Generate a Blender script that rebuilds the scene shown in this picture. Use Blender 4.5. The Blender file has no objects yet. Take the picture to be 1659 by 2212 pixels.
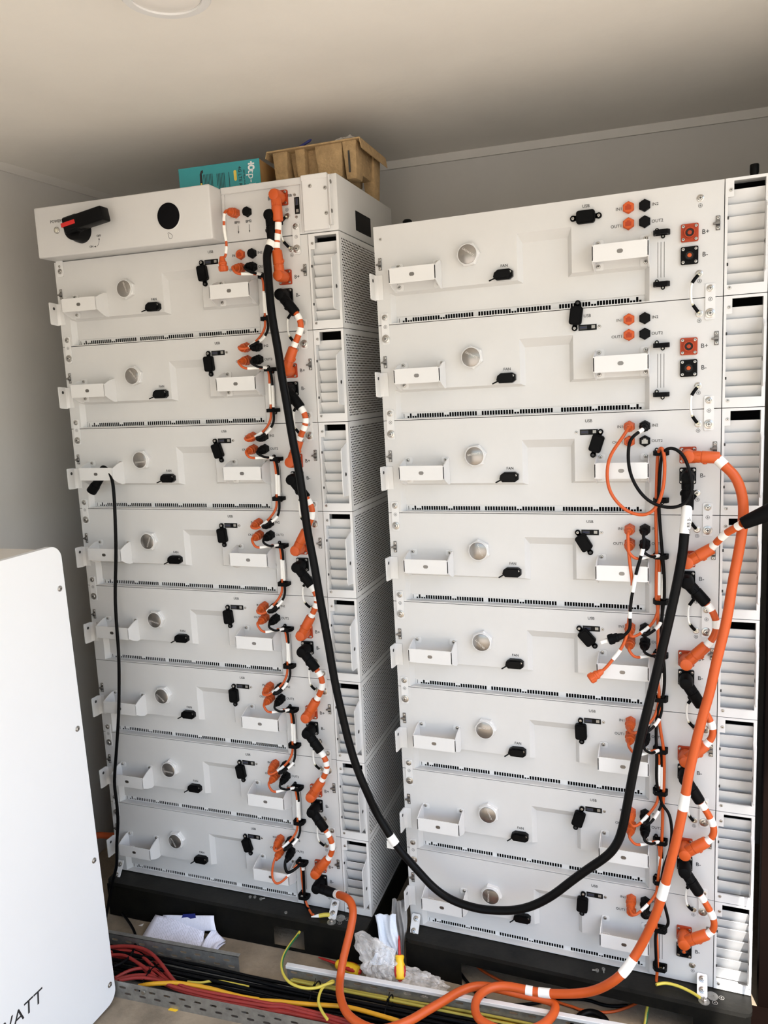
import bpy, bmesh, math, random
from mathutils import Vector, Matrix
random.seed(7)
S = bpy.context.scene
C = S.collection
R_ = math.radians

# ---------------------------------------------------------------- camera
cam = bpy.data.cameras.new('camera'); camo = bpy.data.objects.new('camera', cam); C.objects.link(camo)
cam.sensor_fit = 'HORIZONTAL'; cam.sensor_width = 36.0; cam.lens = 36.0 * 1669.586 / 1659.0
cam.clip_start = 0.02; cam.clip_end = 200
AX = Vector((0.93068, 0.36167, -0.05501)); AY = Vector((0.00745, -0.16907, -0.98558)); AZ = Vector((-0.36575, 0.91685, -0.16004))
camo.matrix_world = Matrix(((AX[0], -AY[0], -AZ[0], 0.70235), (AX[1], -AY[1], -AZ[1], -1.79200), (AX[2], -AY[2], -AZ[2], 1.46439), (0, 0, 0, 1)))
S.camera = camo
# ---------------------------------------------------------------- light
S.view_settings.view_transform = 'Standard'; S.view_settings.look = 'None'
S.view_settings.gamma = 1.0; S.view_settings.use_curve_mapping = False
S.view_settings.exposure = -0.02
w = bpy.data.worlds.new('sky'); S.world = w; w.use_nodes = True
nt = w.node_tree; nt.nodes.clear()
wo = nt.nodes.new('ShaderNodeOutputWorld'); bg = nt.nodes.new('ShaderNodeBackground')
sk = nt.nodes.new('ShaderNodeTexSky'); sk.sky_type = 'NISHITA'; sk.sun_disc = False
sk.sun_elevation = R_(62); sk.sun_rotation = R_(118); sk.air_density = 1.2; sk.dust_density = 2.5
bg.inputs['Strength'].default_value = 0.50
nt.links.new(sk.outputs[0], bg.inputs[0]); nt.links.new(bg.outputs[0], wo.inputs[0])
SUN_DIR = Vector((-0.190, 0.70, -1.0)).normalized()          # the way the sunlight travels
sl = bpy.data.lights.new('sun', 'SUN'); sl.energy = 13.0; sl.angle = R_(0.53); sl.color = (1.0, 0.96, 0.91)
so = bpy.data.objects.new('sun', sl); C.objects.link(so); so.location = (3, -4, 6)
so.rotation_euler = SUN_DIR.to_track_quat('-Z', 'Y').to_euler()

# ---------------------------------------------------------------- materials
M = {}
def mat(name, col, rough=0.5, metal=0.0, var=0.0, vscale=8.0, bump=0.0, bscale=60.0, spec=0.5, trans=0.0, emis=None, alpha=None, sss=0.0, col2=None):
    m = bpy.data.materials.new(name); m.use_nodes = True; t = m.node_tree; b = t.nodes['Principled BSDF']
    b.inputs['Base Color'].default_value = (*col, 1); b.inputs['Roughness'].default_value = rough; b.inputs['Metallic'].default_value = metal
    b.inputs['Specular IOR Level'].default_value = spec
    if trans: b.inputs['Transmission Weight'].default_value = trans
    if alpha is not None: b.inputs['Alpha'].default_value = alpha
    if emis: b.inputs['Emission Color'].default_value = (*emis[0], 1); b.inputs['Emission Strength'].default_value = emis[1]
    if var or bump:
        tc = t.nodes.new('ShaderNodeTexCoord')
    if var:
        n = t.nodes.new('ShaderNodeTexNoise'); n.inputs['Scale'].default_value = vscale; n.inputs['Detail'].default_value = 6; n.inputs['Roughness'].default_value = 0.65
        r = t.nodes.new('ShaderNodeValToRGB'); r.color_ramp.elements[0].position = 0.32; r.color_ramp.elements[1].position = 0.68
        c2 = col2 or tuple(c * (1 - var) for c in col)
        r.color_ramp.elements[0].color = (*c2, 1); r.color_ramp.elements[1].color = (*col, 1)
        t.links.new(tc.outputs['Object'], n.inputs['Vector']); t.links.new(n.outputs['Fac'], r.inputs['Fac']); t.links.new(r.outputs['Color'], b.inputs['Base Color'])
    if bump:
        n2 = t.nodes.new('ShaderNodeTexNoise'); n2.inputs['Scale'].default_value = bscale; n2.inputs['Detail'].default_value = 5
        bp = t.nodes.new('ShaderNodeBump'); bp.inputs['Strength'].default_value = bump; bp.inputs['Distance'].default_value = 0.01
        t.links.new(tc.outputs['Object'], n2.inputs['Vector']); t.links.new(n2.outputs['Fac'], bp.inputs['Height']); t.links.new(bp.outputs['Normal'], b.inputs['Normal'])
    M[name] = m
    return m
mat('white', (0.70, 0.696, 0.686), 0.42, var=0.03, vscale=14)
mat('white_panel', (0.62, 0.616, 0.606), 0.38, var=0.05, vscale=6)
mat('sleeve', (0.85, 0.84, 0.80), 0.5)
mat('wall_paint', (0.56, 0.545, 0.515), 0.85, var=0.06, vscale=2.2, bump=0.06, bscale=40)
mat('ceiling_paint', (0.82, 0.79, 0.735), 0.85, var=0.06, vscale=3.0, bump=0.08, bscale=30)
mat('trim_paint', (0.64, 0.62, 0.58), 0.8, var=0.05)
mat('concrete', (0.34, 0.272, 0.19), 0.9, var=0.45, vscale=9, bump=0.25, bscale=70)
mat('sand', (0.53, 0.475, 0.395), 0.95, var=0.25, vscale=1.5)
mat('orange', (0.54, 0.088, 0.014), 0.42, var=0.08, vscale=30, spec=0.35)
mat('orange_deep', (0.36, 0.042, 0.009), 0.5, spec=0.3)
mat('black', (0.0035, 0.0035, 0.0038), 0.36, spec=0.09)
mat('rubber', (0.0035, 0.0035, 0.0038), 0.5, spec=0.06)
mat('black_steel', (0.005, 0.005, 0.0045), 0.5, var=0.5, vscale=18, col2=(0.010, 0.009, 0.007), bump=0.05, bscale=120, spec=0.08)
mat('dusty_black', (0.016, 0.015, 0.0125), 0.45, var=0.5, vscale=16, col2=(0.007, 0.0068, 0.006), bump=0.05, bscale=120, spec=0.2)  # top plate's paler black: dust and reflected light both put into the colour
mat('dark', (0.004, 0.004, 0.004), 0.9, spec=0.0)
mat('steel', (0.55, 0.53, 0.50), 0.28, 1.0, var=0.25, vscale=60)
mat('strap_wire', (0.62, 0.58, 0.40), 0.5)
mat('dark_steel', (0.22, 0.21, 0.20), 0.4, 1.0)
mat('recess', (0.03, 0.03, 0.03), 0.7)
mat('galvanised', (0.42, 0.41, 0.38), 0.45, 0.75, var=0.35, vscale=40, bump=0.05, bscale=200)
mat('disc', (0.34, 0.32, 0.30), 0.27, 0.85, var=0.08, vscale=80)
mat('etch', (0.66, 0.63, 0.59), 0.5, 0.4)
mat('print', (0.015, 0.015, 0.017), 0.6)
mat('red_wire', (0.33, 0.028, 0.022), 0.5, var=0.25, vscale=20)
mat('yellow_wire', (0.68, 0.34, 0.012), 0.45, var=0.1, vscale=20)
mat('pale_yellow', (0.60, 0.50, 0.07), 0.5)
mat('olive_wire', (0.36, 0.30, 0.045), 0.5)  # pale yellow darkened in its colour for the shade inside the tray
mat('green', (0.02, 0.15, 0.05), 0.45)
mat('teal', (0.035, 0.33, 0.36), 0.45, var=0.08)
mat('board', (0.47, 0.27, 0.10), 0.8, var=0.2, vscale=25)
mat('pulp', (0.50, 0.34, 0.17), 0.95, var=0.3, vscale=45, bump=0.5, bscale=160)
mat('print_white', (0.85, 0.87, 0.87), 0.5)
mat('port_blue', (0.01, 0.014, 0.05), 0.5)
mat('print_yellow', (0.80, 0.62, 0.10), 0.5)
mat('navy', (0.012, 0.02, 0.16), 0.5)
mat('red', (0.55, 0.012, 0.010), 0.4)
mat('tool_yellow', (0.90, 0.55, 0.02), 0.4)
mat('tool_red', (0.42, 0.012, 0.010), 0.4)
mat('cloth', (0.70, 0.76, 0.84), 0.9, var=0.1, vscale=40, bump=0.2, bscale=300)
mat('cloth_grey', (0.36, 0.35, 0.34), 0.9, var=0.2, vscale=40, bump=0.2, bscale=300)
mat('dark_wood', (0.006, 0.0022, 0.0012), 0.6, var=0.5, vscale=5, spec=0.1)  # near-black brown of the added board and mat that darken the gap
mat('lens', (0.75, 0.72, 0.68), 0.35)
mat('led', (0.60, 0.58, 0.48), 0.2)
mat('screen_black', (0.003, 0.003, 0.004), 0.4, spec=0.08)
mat('inverter_white', (0.86, 0.87, 0.88), 0.35, var=0.02, vscale=3)
mat('inverter_top', (0.70, 0.66, 0.60), 0.5)
def plastic():
    m = bpy.data.materials.new('clear_bag'); m.use_nodes = True; t = m.node_tree; b = t.nodes['Principled BSDF']
    b.inputs['Base Color'].default_value = (0.90, 0.87, 0.82, 1); b.inputs['Roughness'].default_value = 0.10; b.inputs['Specular IOR Level'].default_value = 0.7
    lw = t.nodes.new('ShaderNodeTexNoise'); lw.inputs['Scale'].default_value = 14; lw.inputs['Detail'].default_value = 4; lw.inputs['Distortion'].default_value = 1.5
    mr = t.nodes.new('ShaderNodeMapRange'); mr.inputs['From Min'].default_value = 0.35; mr.inputs['From Max'].default_value = 0.7; mr.inputs['To Min'].default_value = 0.20; mr.inputs['To Max'].default_value = 0.62
    tc = t.nodes.new('ShaderNodeTexCoord'); t.links.new(tc.outputs['Object'], lw.inputs['Vector']); t.links.new(lw.outputs['Fac'], mr.inputs['Value']); t.links.new(mr.outputs['Result'], b.inputs['Alpha'])
    bp = t.nodes.new('ShaderNodeBump'); bp.inputs['Strength'].default_value = 0.2; bp.inputs['Distance'].default_value = 0.004; t.links.new(lw.outputs['Fac'], bp.inputs['Height']); t.links.new(bp.outputs['Normal'], b.inputs['Normal'])
    M['clear_bag'] = m
plastic()
def perforated():
    m = bpy.data.materials.new('perforated'); m.use_nodes = True; t = m.node_tree; N = t.nodes; L = t.links
    b = N['Principled BSDF']; b.inputs['Base Color'].default_value = (0.72, 0.715, 0.70, 1); b.inputs['Roughness'].default_value = 0.45
    tc = N.new('ShaderNodeTexCoord'); sp = N.new('ShaderNodeSeparateXYZ'); L.new(tc.outputs['Object'], sp.inputs[0])
    def op(o, a, bb=None):
        n = N.new('ShaderNodeMath'); n.operation = o
        for i, v in enumerate((a, bb)):
            if v is None: continue
            if isinstance(v, (int, float)): n.inputs[i].default_value = v
            else: L.new(v, n.inputs[i])
        return n.outputs[0]
    y, z = sp.outputs[1], sp.outputs[2]
    rz = op('DIVIDE', z, 0.0062); row = op('FLOOR', rz)
    off = op('MULTIPLY', op('MODULO', row, 2.0), 0.5)
    ay = op('ADD', op('DIVIDE', y, 0.0105), off)
    fy = op('ABSOLUTE', op('SUBTRACT', op('FRACT', ay), 0.5)); fz = op('ABSOLUTE', op('SUBTRACT', op('FRACT', rz), 0.5))
    hole = op('MULTIPLY', op('LESS_THAN', fy, 0.28), op('LESS_THAN', fz, 0.27))
    ins = op('MULTIPLY', op('MULTIPLY', op('GREATER_THAN', y, 0.012), op('LESS_THAN', y, 0.415)), op('MULTIPLY', op('GREATER_THAN', z, 0.011), op('LESS_THAN', z, 0.2185)))
    al = op('SUBTRACT', 1.0, op('MULTIPLY', hole, ins)); L.new(al, b.inputs['Alpha'])
    M['perforated'] = m
perforated()
def paper_mat(name, base, lines):
    m = bpy.data.materials.new(name); m.use_nodes = True; t = m.node_tree; N = t.nodes; L = t.links; b = N['Principled BSDF']
    b.inputs['Roughness'].default_value = 0.8
    tc = N.new('ShaderNodeTexCoord'); sp = N.new('ShaderNodeSeparateXYZ'); L.new(tc.outputs['Object'], sp.inputs[0])
    def op(o, a, bb):
        n = N.new('ShaderNodeMath'); n.operation = o
        for i, v in enumerate((a, bb)):
            if isinstance(v, (int, float)): n.inputs[i].default_value = v
            else: L.new(v, n.inputs[i])
        return n.outputs[0]
    nz = N.new('ShaderNodeTexNoise'); nz.inputs['Scale'].default_value = 150; L.new(tc.outputs['Object'], nz.inputs['Vector'])
    f = op('FRACT', op('DIVIDE', sp.outputs[0], 0.0052), 0)
    ln = op('MULTIPLY', op('LESS_THAN', f, 0.16), op('GREATER_THAN', nz.outputs['Fac'], 0.44))
    x, y = sp.outputs[0], sp.outputs[1]
    box = op('MULTIPLY', op('MULTIPLY', op('GREATER_THAN', x, -0.075), op('LESS_THAN', x, 0.105)), op('MULTIPLY', op('GREATER_THAN', y, -0.06), op('LESS_THAN', y, 0.06)))
    k = op('MULTIPLY', op('MULTIPLY', ln, box), lines)
    mx = N.new('ShaderNodeMix'); mx.data_type = 'RGBA'; mx.inputs['A'].default_value = (*base, 1); mx.inputs['B'].default_value = (0.16, 0.16, 0.2, 1)
    L.new(k, mx.inputs['Factor']); L.new(mx.outputs['Result'], b.inputs['Base Color']); M[name] = m
paper_mat('paper_printed', (0.80, 0.80, 0.90), 0.75)
paper_mat('paper_plain', (0.80, 0.80, 0.90), 0.25)

# ---------------------------------------------------------------- mesh helpers
def frame_of(d):
    d = d.normalized(); up = Vector((0, 0, 1)) if abs(d.z) < 0.95 else Vector((1, 0, 0))
    a = d.cross(up).normalized(); return a, d.cross(a).normalized() * -1
class MB:
    def __init__(s): s.bm = bmesh.new()
    def face(s, pts, m=0):
        f = s.bm.faces.new([s.bm.verts.new(p) for p in pts]); f.material_index = m; return f
    def box(s, a, b, m=0, bev=0.0, seg=1):
        t = bmesh.new(); bmesh.ops.create_cube(t, size=1.0)
        for v in t.verts: v.co = Vector([(a[i] + b[i]) / 2 + v.co[i] * (b[i] - a[i]) for i in range(3)])
        if bev: bmesh.ops.bevel(t, geom=t.edges[:], offset=bev, segments=seg, affect='EDGES', profile=0.5)
        s.merge(t, m)
    def merge(s, t, m=0, mtx=None):
        mp = {}
        for v in t.verts: mp[v] = s.bm.verts.new(mtx @ v.co if mtx else v.co)
        for f in t.faces:
            try:
                nf = s.bm.faces.new([mp[v] for v in f.verts]); nf.material_index = m if m is not None else f.material_index
            except ValueError: pass
        t.free()
    def prism(s, poly, fn, a, b, m=0):
        """extrude a 2-D outline; fn(u, v, w) gives the 3-D point"""
        n = len(poly); A = [s.bm.verts.new(fn(u, v, a)) for u, v in poly]; B = [s.bm.verts.new(fn(u, v, b)) for u, v in poly]
        for l in (A, B):
            f = s.bm.faces.new(l); f.material_index = m
        for i in range(n):
            f = s.bm.faces.new((A[i], A[(i + 1) % n], B[(i + 1) % n], B[i])); f.material_index = m
    def lathe(s, p, d, prof, n=16, m=0, rot=0.0, cap=True):
        """profile [(distance along d, radius)] turned about the axis"""
        p = Vector(p); d = Vector(d).normalized(); a, b = frame_of(d); rings = []
        for t, r in prof:
            rings.append([s.bm.verts.new(p + d * t + (a * math.cos(rot + 2 * math.pi * i / n) + b * math.sin(rot + 2 * math.pi * i / n)) * max(r, 1e-5)) for i in range(n)])
        for r0, r1 in zip(rings, rings[1:]):
            for i in range(n):
                f = s.bm.faces.new((r0[i], r0[(i + 1) % n], r1[(i + 1) % n], r1[i])); f.material_index = m
        if cap:
            for r in (rings[0], rings[-1]):
                f = s.bm.faces.new(r); f.material_index = m
    def cyl(s, p, q, r, r1=None, n=16, m=0, rot=0.0):
        p = Vector(p); q = Vector(q); s.lathe(p, q - p, [(0, r), ((q - p).length, r if r1 is None else r1)], n, m, rot)
    def tube(s, path, r, n=8, m=0):
        P = [Vector(p) for p in path]; a = None; rings = []
        for i, p in enumerate(P):
            d = (P[min(i + 1, len(P) - 1)] - P[max(i - 1, 0)]).normalized()
            if a is None: a, b = frame_of(d)
            a = (a - d * a.dot(d)).normalized(); b = d.cross(a)
            rr = r if not callable(r) else r(i / (len(P) - 1))
            rings.append([s.bm.verts.new(p + (a * math.cos(2 * math.pi * k / n) + b * math.sin(2 * math.pi * k / n)) * rr) for k in range(n)])
        for r0, r1 in zip(rings, rings[1:]):
            for k in range(n):
                f = s.bm.faces.new((r0[k], r0[(k + 1) % n], r1[(k + 1) % n], r1[k])); f.material_index = m
        for q in (rings[0], rings[-1]):
            f = s.bm.faces.new(q); f.material_index = m
    def holed(s, xs, zs, hole, fn, a, b, m=0):
        """plate over a grid of cut lines; hole(xmid, zmid) leaves the cell open; thickness a..b"""
        nx, nz = len(xs) - 1, len(zs) - 1
        H = [[hole((xs[i] + xs[i + 1]) / 2, (zs[j] + zs[j + 1]) / 2) for j in range(nz)] for i in range(nx)]
        cache = {}
        def V(i, j, w):
            k = (i, j, w)
            if k not in cache: cache[k] = s.bm.verts.new(fn(xs[i], zs[j], w))
            return cache[k]
        def F(*vs):
            f = s.bm.faces.new(vs); f.material_index = m
        for i in range(nx):
            for j in range(nz):
                if H[i][j]: continue
                F(V(i, j, a), V(i + 1, j, a), V(i + 1, j + 1, a), V(i, j + 1, a)); F(V(i, j, b), V(i, j + 1, b), V(i + 1, j + 1, b), V(i + 1, j, b))
                for di, dj, p, q in ((-1, 0, (i, j), (i, j + 1)), (1, 0, (i + 1, j), (i + 1, j + 1)), (0, -1, (i, j), (i + 1, j)), (0, 1, (i, j + 1), (i + 1, j + 1))):
                    ii, jj = i + di, j + dj
                    if not (0 <= ii < nx and 0 <= jj < nz) or H[ii][jj]:
                        F(V(*p, a), V(*q, a), V(*q, b), V(*p, b))
    def mesh(s, name, mats, smooth=40, weld=False):
        if weld: bmesh.ops.remove_doubles(s.bm, verts=s.bm.verts[:], dist=1e-5)
        bmesh.ops.recalc_face_normals(s.bm, faces=s.bm.faces[:])
        me = bpy.data.meshes.new(name); s.bm.to_mesh(me); s.bm.free()
        for k in (mats if isinstance(mats, (list, tuple)) else [mats]): me.materials.append(M[k])
        if smooth:
            me.polygons.foreach_set('use_smooth', [True] * len(me.polygons)); me.set_sharp_from_angle(angle=R_(smooth))
        return me
def put(name, me, parent=None, loc=(0, 0, 0), rot=(0, 0, 0), mtx=None):
    o = bpy.data.objects.new(name, me); C.objects.link(o)
    if parent: o.parent = parent
    if mtx is not None: o.matrix_local = mtx
    else: o.location = loc; o.rotation_euler = rot
    return o
def thing(name, label, cat, group=None, loc=(0, 0, 0), mtx=None, me=None):
    o = put(name, me, None, loc, mtx=mtx); o['label'] = label; o['category'] = cat
    if group: o['group'] = group
    return o
def struct(name, me, parent=None, loc=(0, 0, 0), rot=(0, 0, 0)):
    o = put(name, me, parent, loc, rot); o['kind'] = 'structure'; return o
def smooth_path(pts, k=5):
    P = [Vector(p) for p in pts]; out = []
    for i in range(len(P) - 1):
        p0 = P[max(i - 1, 0)]; p1 = P[i]; p2 = P[i + 1]; p3 = P[min(i + 2, len(P) - 1)]
        for j in range(k):
            t = j / k
            out.append(0.5 * ((2 * p1) + (p2 - p0) * t + (2 * p0 - 5 * p1 + 4 * p2 - p3) * t * t + (3 * p1 - p0 - 3 * p2 + p3) * t ** 3))
    out.append(P[-1]); return out
def relax(P, n=2):
    P = [p.copy() for p in P]
    for _ in range(n):
        P = [P[0]] + [(P[i - 1] + 2 * P[i] + P[i + 1]) / 4 for i in range(1, len(P) - 1)] + [P[-1]]
    return P
def bez(a, b, c, d, n=16):
    out = []
    for i in range(n + 1):
        t = i / n; out.append(a * (1 - t) ** 3 + b * (3 * t * (1 - t) ** 2) + c * (3 * t * t * (1 - t)) + d * t ** 3)
    return out
def lengths(P):
    L = [0.0]
    for a, b in zip(P, P[1:]): L.append(L[-1] + (b - a).length)
    return L
def sub_path(P, s0, s1, n=6):
    L = lengths(P); out = []
    for k in range(n + 1):
        s_ = min(max(s0 + (s1 - s0) * k / n, 0), L[-1]); i = 0
        while i < len(L) - 2 and L[i + 1] < s_: i += 1
        t = (s_ - L[i]) / max(L[i + 1] - L[i], 1e-9); out.append(P[i].lerp(P[i + 1], t))
    return out
TXT = {}
def text_bm(s, size, shear=0.0, depth=0.00025, align='CENTER'):
    """lettering as a bmesh in the XY plane"""
    cu = bpy.data.curves.new('t', 'FONT'); cu.body = s; cu.size = size; cu.shear = shear; cu.extrude = depth; cu.align_x = align; cu.align_y = 'CENTER'; cu.resolution_u = 3
    o = bpy.data.objects.new('t', cu); C.objects.link(o); dg = bpy.context.evaluated_depsgraph_get(); dg.update()
    me = bpy.data.meshes.new_from_object(o.evaluated_get(dg)); bm = bmesh.new(); bm.from_mesh(me)
    bpy.data.objects.remove(o); bpy.data.curves.remove(cu); bpy.data.meshes.remove(me)
    return bm
FRONT = Matrix.Rotation(R_(90), 4, 'X')                     # XY lettering turned to face -Y
def letter(mb, s, x, z, size, y=-0.0003, m=0, ang=0.0, **k):
    mb.merge(text_bm(s, size, **k), m, Matrix.Translation((x, y, z)) @ FRONT @ Matrix.Rotation(ang, 4, 'Z'))
def rrect(x0, z0, x1, z1, r, n=4):
    out = []
    for cx, cz, a0 in ((x1 - r, z0 + r, -90), (x1 - r, z1 - r, 0), (x0 + r, z1 - r, 90), (x0 + r, z0 + r, 180)):
        for i in range(n + 1):
            a = R_(a0 + 90 * i / n); out.append((cx + r * math.cos(a), cz + r * math.sin(a)))
    return out
XZ = lambda u, v, w_: (u, w_, v)
YZ = lambda u, v, w_: (w_, u, v)
XY = lambda u, v, w_: (u, v, w_)
# ---------------------------------------------------------------- the room
FZ = -0.103; CZ = 2.19; XL = -1.22; XR = 1.12; YF = -2.45; BY = 0.083
def back_y(x): return 0.75 + math.tan(BY) * x
def slab(name, a, b, m, kind=True):
    mb = MB(); mb.box(a, b); o = struct(name, mb.mesh(name, m, 0)); return o
slab('floor', (XL - 0.2, YF - 0.2, FZ - 0.12), (XR + 0.25, 1.1, FZ), 'concrete')
slab('ceiling', (XL - 0.2, YF - 0.2, CZ), (XR + 0.06, 1.1, CZ + 0.12), 'ceiling_paint')
slab('wall_left', (XL - 0.12, YF - 0.1, FZ), (XL, 1.0, CZ), 'wall_paint')
mb = MB(); mb.prism([(XL - 0.1, back_y(XL - 0.1)), (XR + 0.1, back_y(XR + 0.1)), (XR + 0.1, back_y(XR + 0.1) + 0.12), (XL - 0.1, back_y(XL - 0.1) + 0.12)], XY, FZ, CZ)
struct('wall_back', mb.mesh('wall_back', 'wall_paint', 0))
# wall on the right with the wide doorway the daylight comes through
mb = MB(); DY0, DY1, DZ = -2.25, -0.12, 2.10
mb.box((XR, YF - 0.1, FZ), (XR + 0.06, DY0, CZ)); mb.box((XR, DY1, FZ), (XR + 0.06, 1.0, CZ)); mb.box((XR, DY0, DZ), (XR + 0.06, DY1, CZ))
struct('wall_right', mb.mesh('wall_right', 'wall_paint', 0))
mb = MB(); FX0, FX1 = -0.85, 1.0
mb.box((XL, YF - 0.1, FZ), (FX0, YF, CZ)); mb.box((FX1, YF - 0.1, FZ), (XR, YF, CZ)); mb.box((FX0, YF - 0.1, 2.0), (FX1, YF, CZ))
struct('wall_front', mb.mesh('wall_front', 'wall_paint', 0))
mb = MB(); mb.box((-40, -40, -0.35), (40, 40, -0.25)); struct('ground_outside', mb.mesh('ground', 'sand', 0))
mb = MB(); mb.prism([(XL, back_y(XL) - 0.006), (XR, back_y(XR) - 0.006), (XR, back_y(XR) + 0.01), (XL, back_y(XL) + 0.01)], XY, CZ - 0.022, CZ)
mb.prism([(XL, back_y(XL) - 0.009), (XR, back_y(XR) - 0.009), (XR, back_y(XR) + 0.01), (XL, back_y(XL) + 0.01)], XY, CZ - 0.026, CZ - 0.022)
struct('trim_1', mb.mesh('trim', 'trim_paint', 0))
mb = MB(); mb.box((XL - 0.01, YF, CZ - 0.022), (XL + 0.006, 0.66, CZ)); mb.box((XL - 0.01, YF, CZ - 0.026), (XL + 0.009, 0.66, CZ - 0.022))
struct('trim_2', mb.mesh('trim', 'trim_paint', 0))
# ceiling light
lt = thing('ceiling_light', 'round white ceiling light with pale diffuser, cut by the top edge', 'ceiling light', loc=(-0.142, -0.556, CZ))
mb = MB(); mb.lathe((0, 0, 0), (0, 0, -1), [(0, 0.074), (0.03, 0.078), (0.042, 0.078), (0.045, 0.075), (0.045, 0.061), (0.040, 0.0605)], 48); put('housing', mb.mesh('housing', 'white'), lt)
mb = MB(); mb.lathe((0, 0, 0), (0, 0, -1), [(0.036, 0.0603), (0.0415, 0.0603), (0.043, 0.055), (0.0436, 0.03), (0.0437, 0.0)], 48); put('diffuser', mb.mesh('diffuser', 'lens'), lt)
# added board, unlit brown, that keeps the gap beside the right stack dark
bd = MB(); bd.box((0.872, 0.10, FZ), (1.118, 0.125, 1.80), bev=0.003); bd.box((0.872, 0.092, FZ), (0.90, 0.10, 1.80), bev=0.002)
thing('wooden_board', 'dark brown upright board in the gap right of the right-hand battery stack', 'board', me=bd.mesh('wooden_board', 'dark_wood'))

# ---------------------------------------------------------------- stack frames
H = 0.23; SW = 0.7675; W = 0.85; D = 0.43
ML = Matrix(((0.998772, -0.048041, 0.012081, -0.95957), (0.047973, 0.998832, 0.005820, -0.05272), (-0.012347, -0.005234, 0.999910, 0.01321), (0, 0, 0, 1)))
MR = Matrix.Identity(4)
def modm(side, k): return (ML if side == 'L' else MR) @ Matrix.Translation((0, 0, (8 - k) * H))

# ---------------------------------------------------------------- shared small meshes
def screw_mesh(r, name, washer=0.0):
    mb = MB(); h0 = 0.0
    if washer: mb.lathe((0, 0, 0), (0, -1, 0), [(0, washer), (0.0012, washer), (0.0016, washer * 0.92)], 18, 0); h0 = 0.0014
    mb.lathe((0, -h0, 0), (0, -1, 0), [(0, r), (r * 0.30, r), (r * 0.55, r * 0.8), (r * 0.62, r * 0.4), (r * 0.62, 0)], 14, 0)
    y = -h0 - r * 0.625; a = r * 0.5; b_ = r * 0.13
    mb.box((-a, y - 0.00006, -b_), (a, y + 0.0004, b_), 1); mb.box((-b_, y - 0.00008, -a), (b_, y + 0.0004, a), 1)
    return mb.mesh(name, ['steel', 'recess'])
ME = {}
ME['screw'] = screw_mesh(0.0044, 'screw'); ME['screw_small'] = screw_mesh(0.0034, 'screw_small')
ME['screw_washer'] = screw_mesh(0.0048, 'screw_washer', 0.0072); ME['screw_big'] = screw_mesh(0.0058, 'screw_big', 0.0098)

# ---------------------------------------------------------------- battery module meshes
G = 0.0008
def chassis_mesh():
    mb = MB(); rd = 0.015; x0, x1 = 0.0, SW - G; z0, z1 = G, H - G
    o = [(.034, z0), (.034, .0735), (.342, .0735), (.342, .174), (.462, .174), (.462, .0768), (.623, .0768), (.623, z0)]
    i_ = [(.043, z0), (.043, .0675), (.352, .0675), (.352, .155), (.452, .155), (.452, .0708), (.613, .0708), (.613, z0)]
    f = lambda a, b, c, d: mb.face([(a, 0, b), (c, 0, b), (c, 0, d), (a, 0, d)])
    f(x0, z0, .034, z1); f(.034, .0735, .342, z1); f(.342, .174, .462, z1); f(.462, .0768, .623, z1); f(.623, z0, x1, z1)
    for a in range(7):
        p, q = o[a], o[a + 1]; r, t = i_[a], i_[a + 1]
        mb.face([(p[0], 0, p[1]), (q[0], 0, q[1]), (t[0], rd, t[1]), (r[0], rd, r[1])])
    zg = .0182
    b = lambda a, c, d, e: mb.face([(a, rd, c), (d, rd, c), (d, rd, e), (a, rd, e)])
    b(.043, zg, .352, .0675); b(.352, zg, .452, .155); b(.452, zg, .613, .0708)
    mb.face([(.043, rd, zg), (.613, rd, zg), (.613, .034, zg), (.043, .034, zg)])
    mb.face([(.043, rd, z0), (.043, rd, zg), (.043, .034, zg), (.043, .034, z0)]); mb.face([(.613, rd, z0), (.613, rd, zg), (.613, .034, zg), (.613, .034, z0)])
    # shell behind
    mb.face([(x0, 0, z0), (x0, D, z0), (x0, D, z1), (x0, 0, z1)]); mb.face([(x0, 0, z1), (x0, D, z1), (W - .003, D, z1), (W - .003, 0.045, z1), (x1, .045, z1), (x1, 0, z1)])
    mb.face([(x0, 0.034, z0), (x0, D, z0), (W - .003, D, z0), (W - .003, 0.045, z0), (x1, .045, z0), (x1, .034, z0)])
    mb.face([(x0, D, z0), (W - .003, D, z0), (W - .003, D, z1), (x0, D, z1)]); mb.face([(x1, 0, z0), (x1, .045, z0), (x1, .045, z1), (x1, 0, z1)])
    return mb.mesh('chassis', 'white_panel', 25)
ME['chassis'] = chassis_mesh()
mb = MB(); mb.box((SW, .046, .002), (W - .006, D - .004, H - .002)); mb.box((.045, .0215, .0012), (.611, .0345, .0180)); ME['core'] = mb.mesh('cell_core', 'dark', 0)  # near-black boxes behind vents and slots; interior shade is put into their colour
mb = MB(); mb.face([(.034, 0, .0032), (.623, 0, .0032), (.613, .0186, .0032), (.043, .0186, .0032)]); mb.face([(.034, 0, G), (.623, 0, G), (.623, 0, .0032), (.034, 0, .0032)])
mb.face([(.034, 0, G), (.623, 0, G), (.613, .0186, G), (.043, .0186, G)]); ME['sill'] = mb.mesh('sill', 'white_panel', 0)
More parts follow.
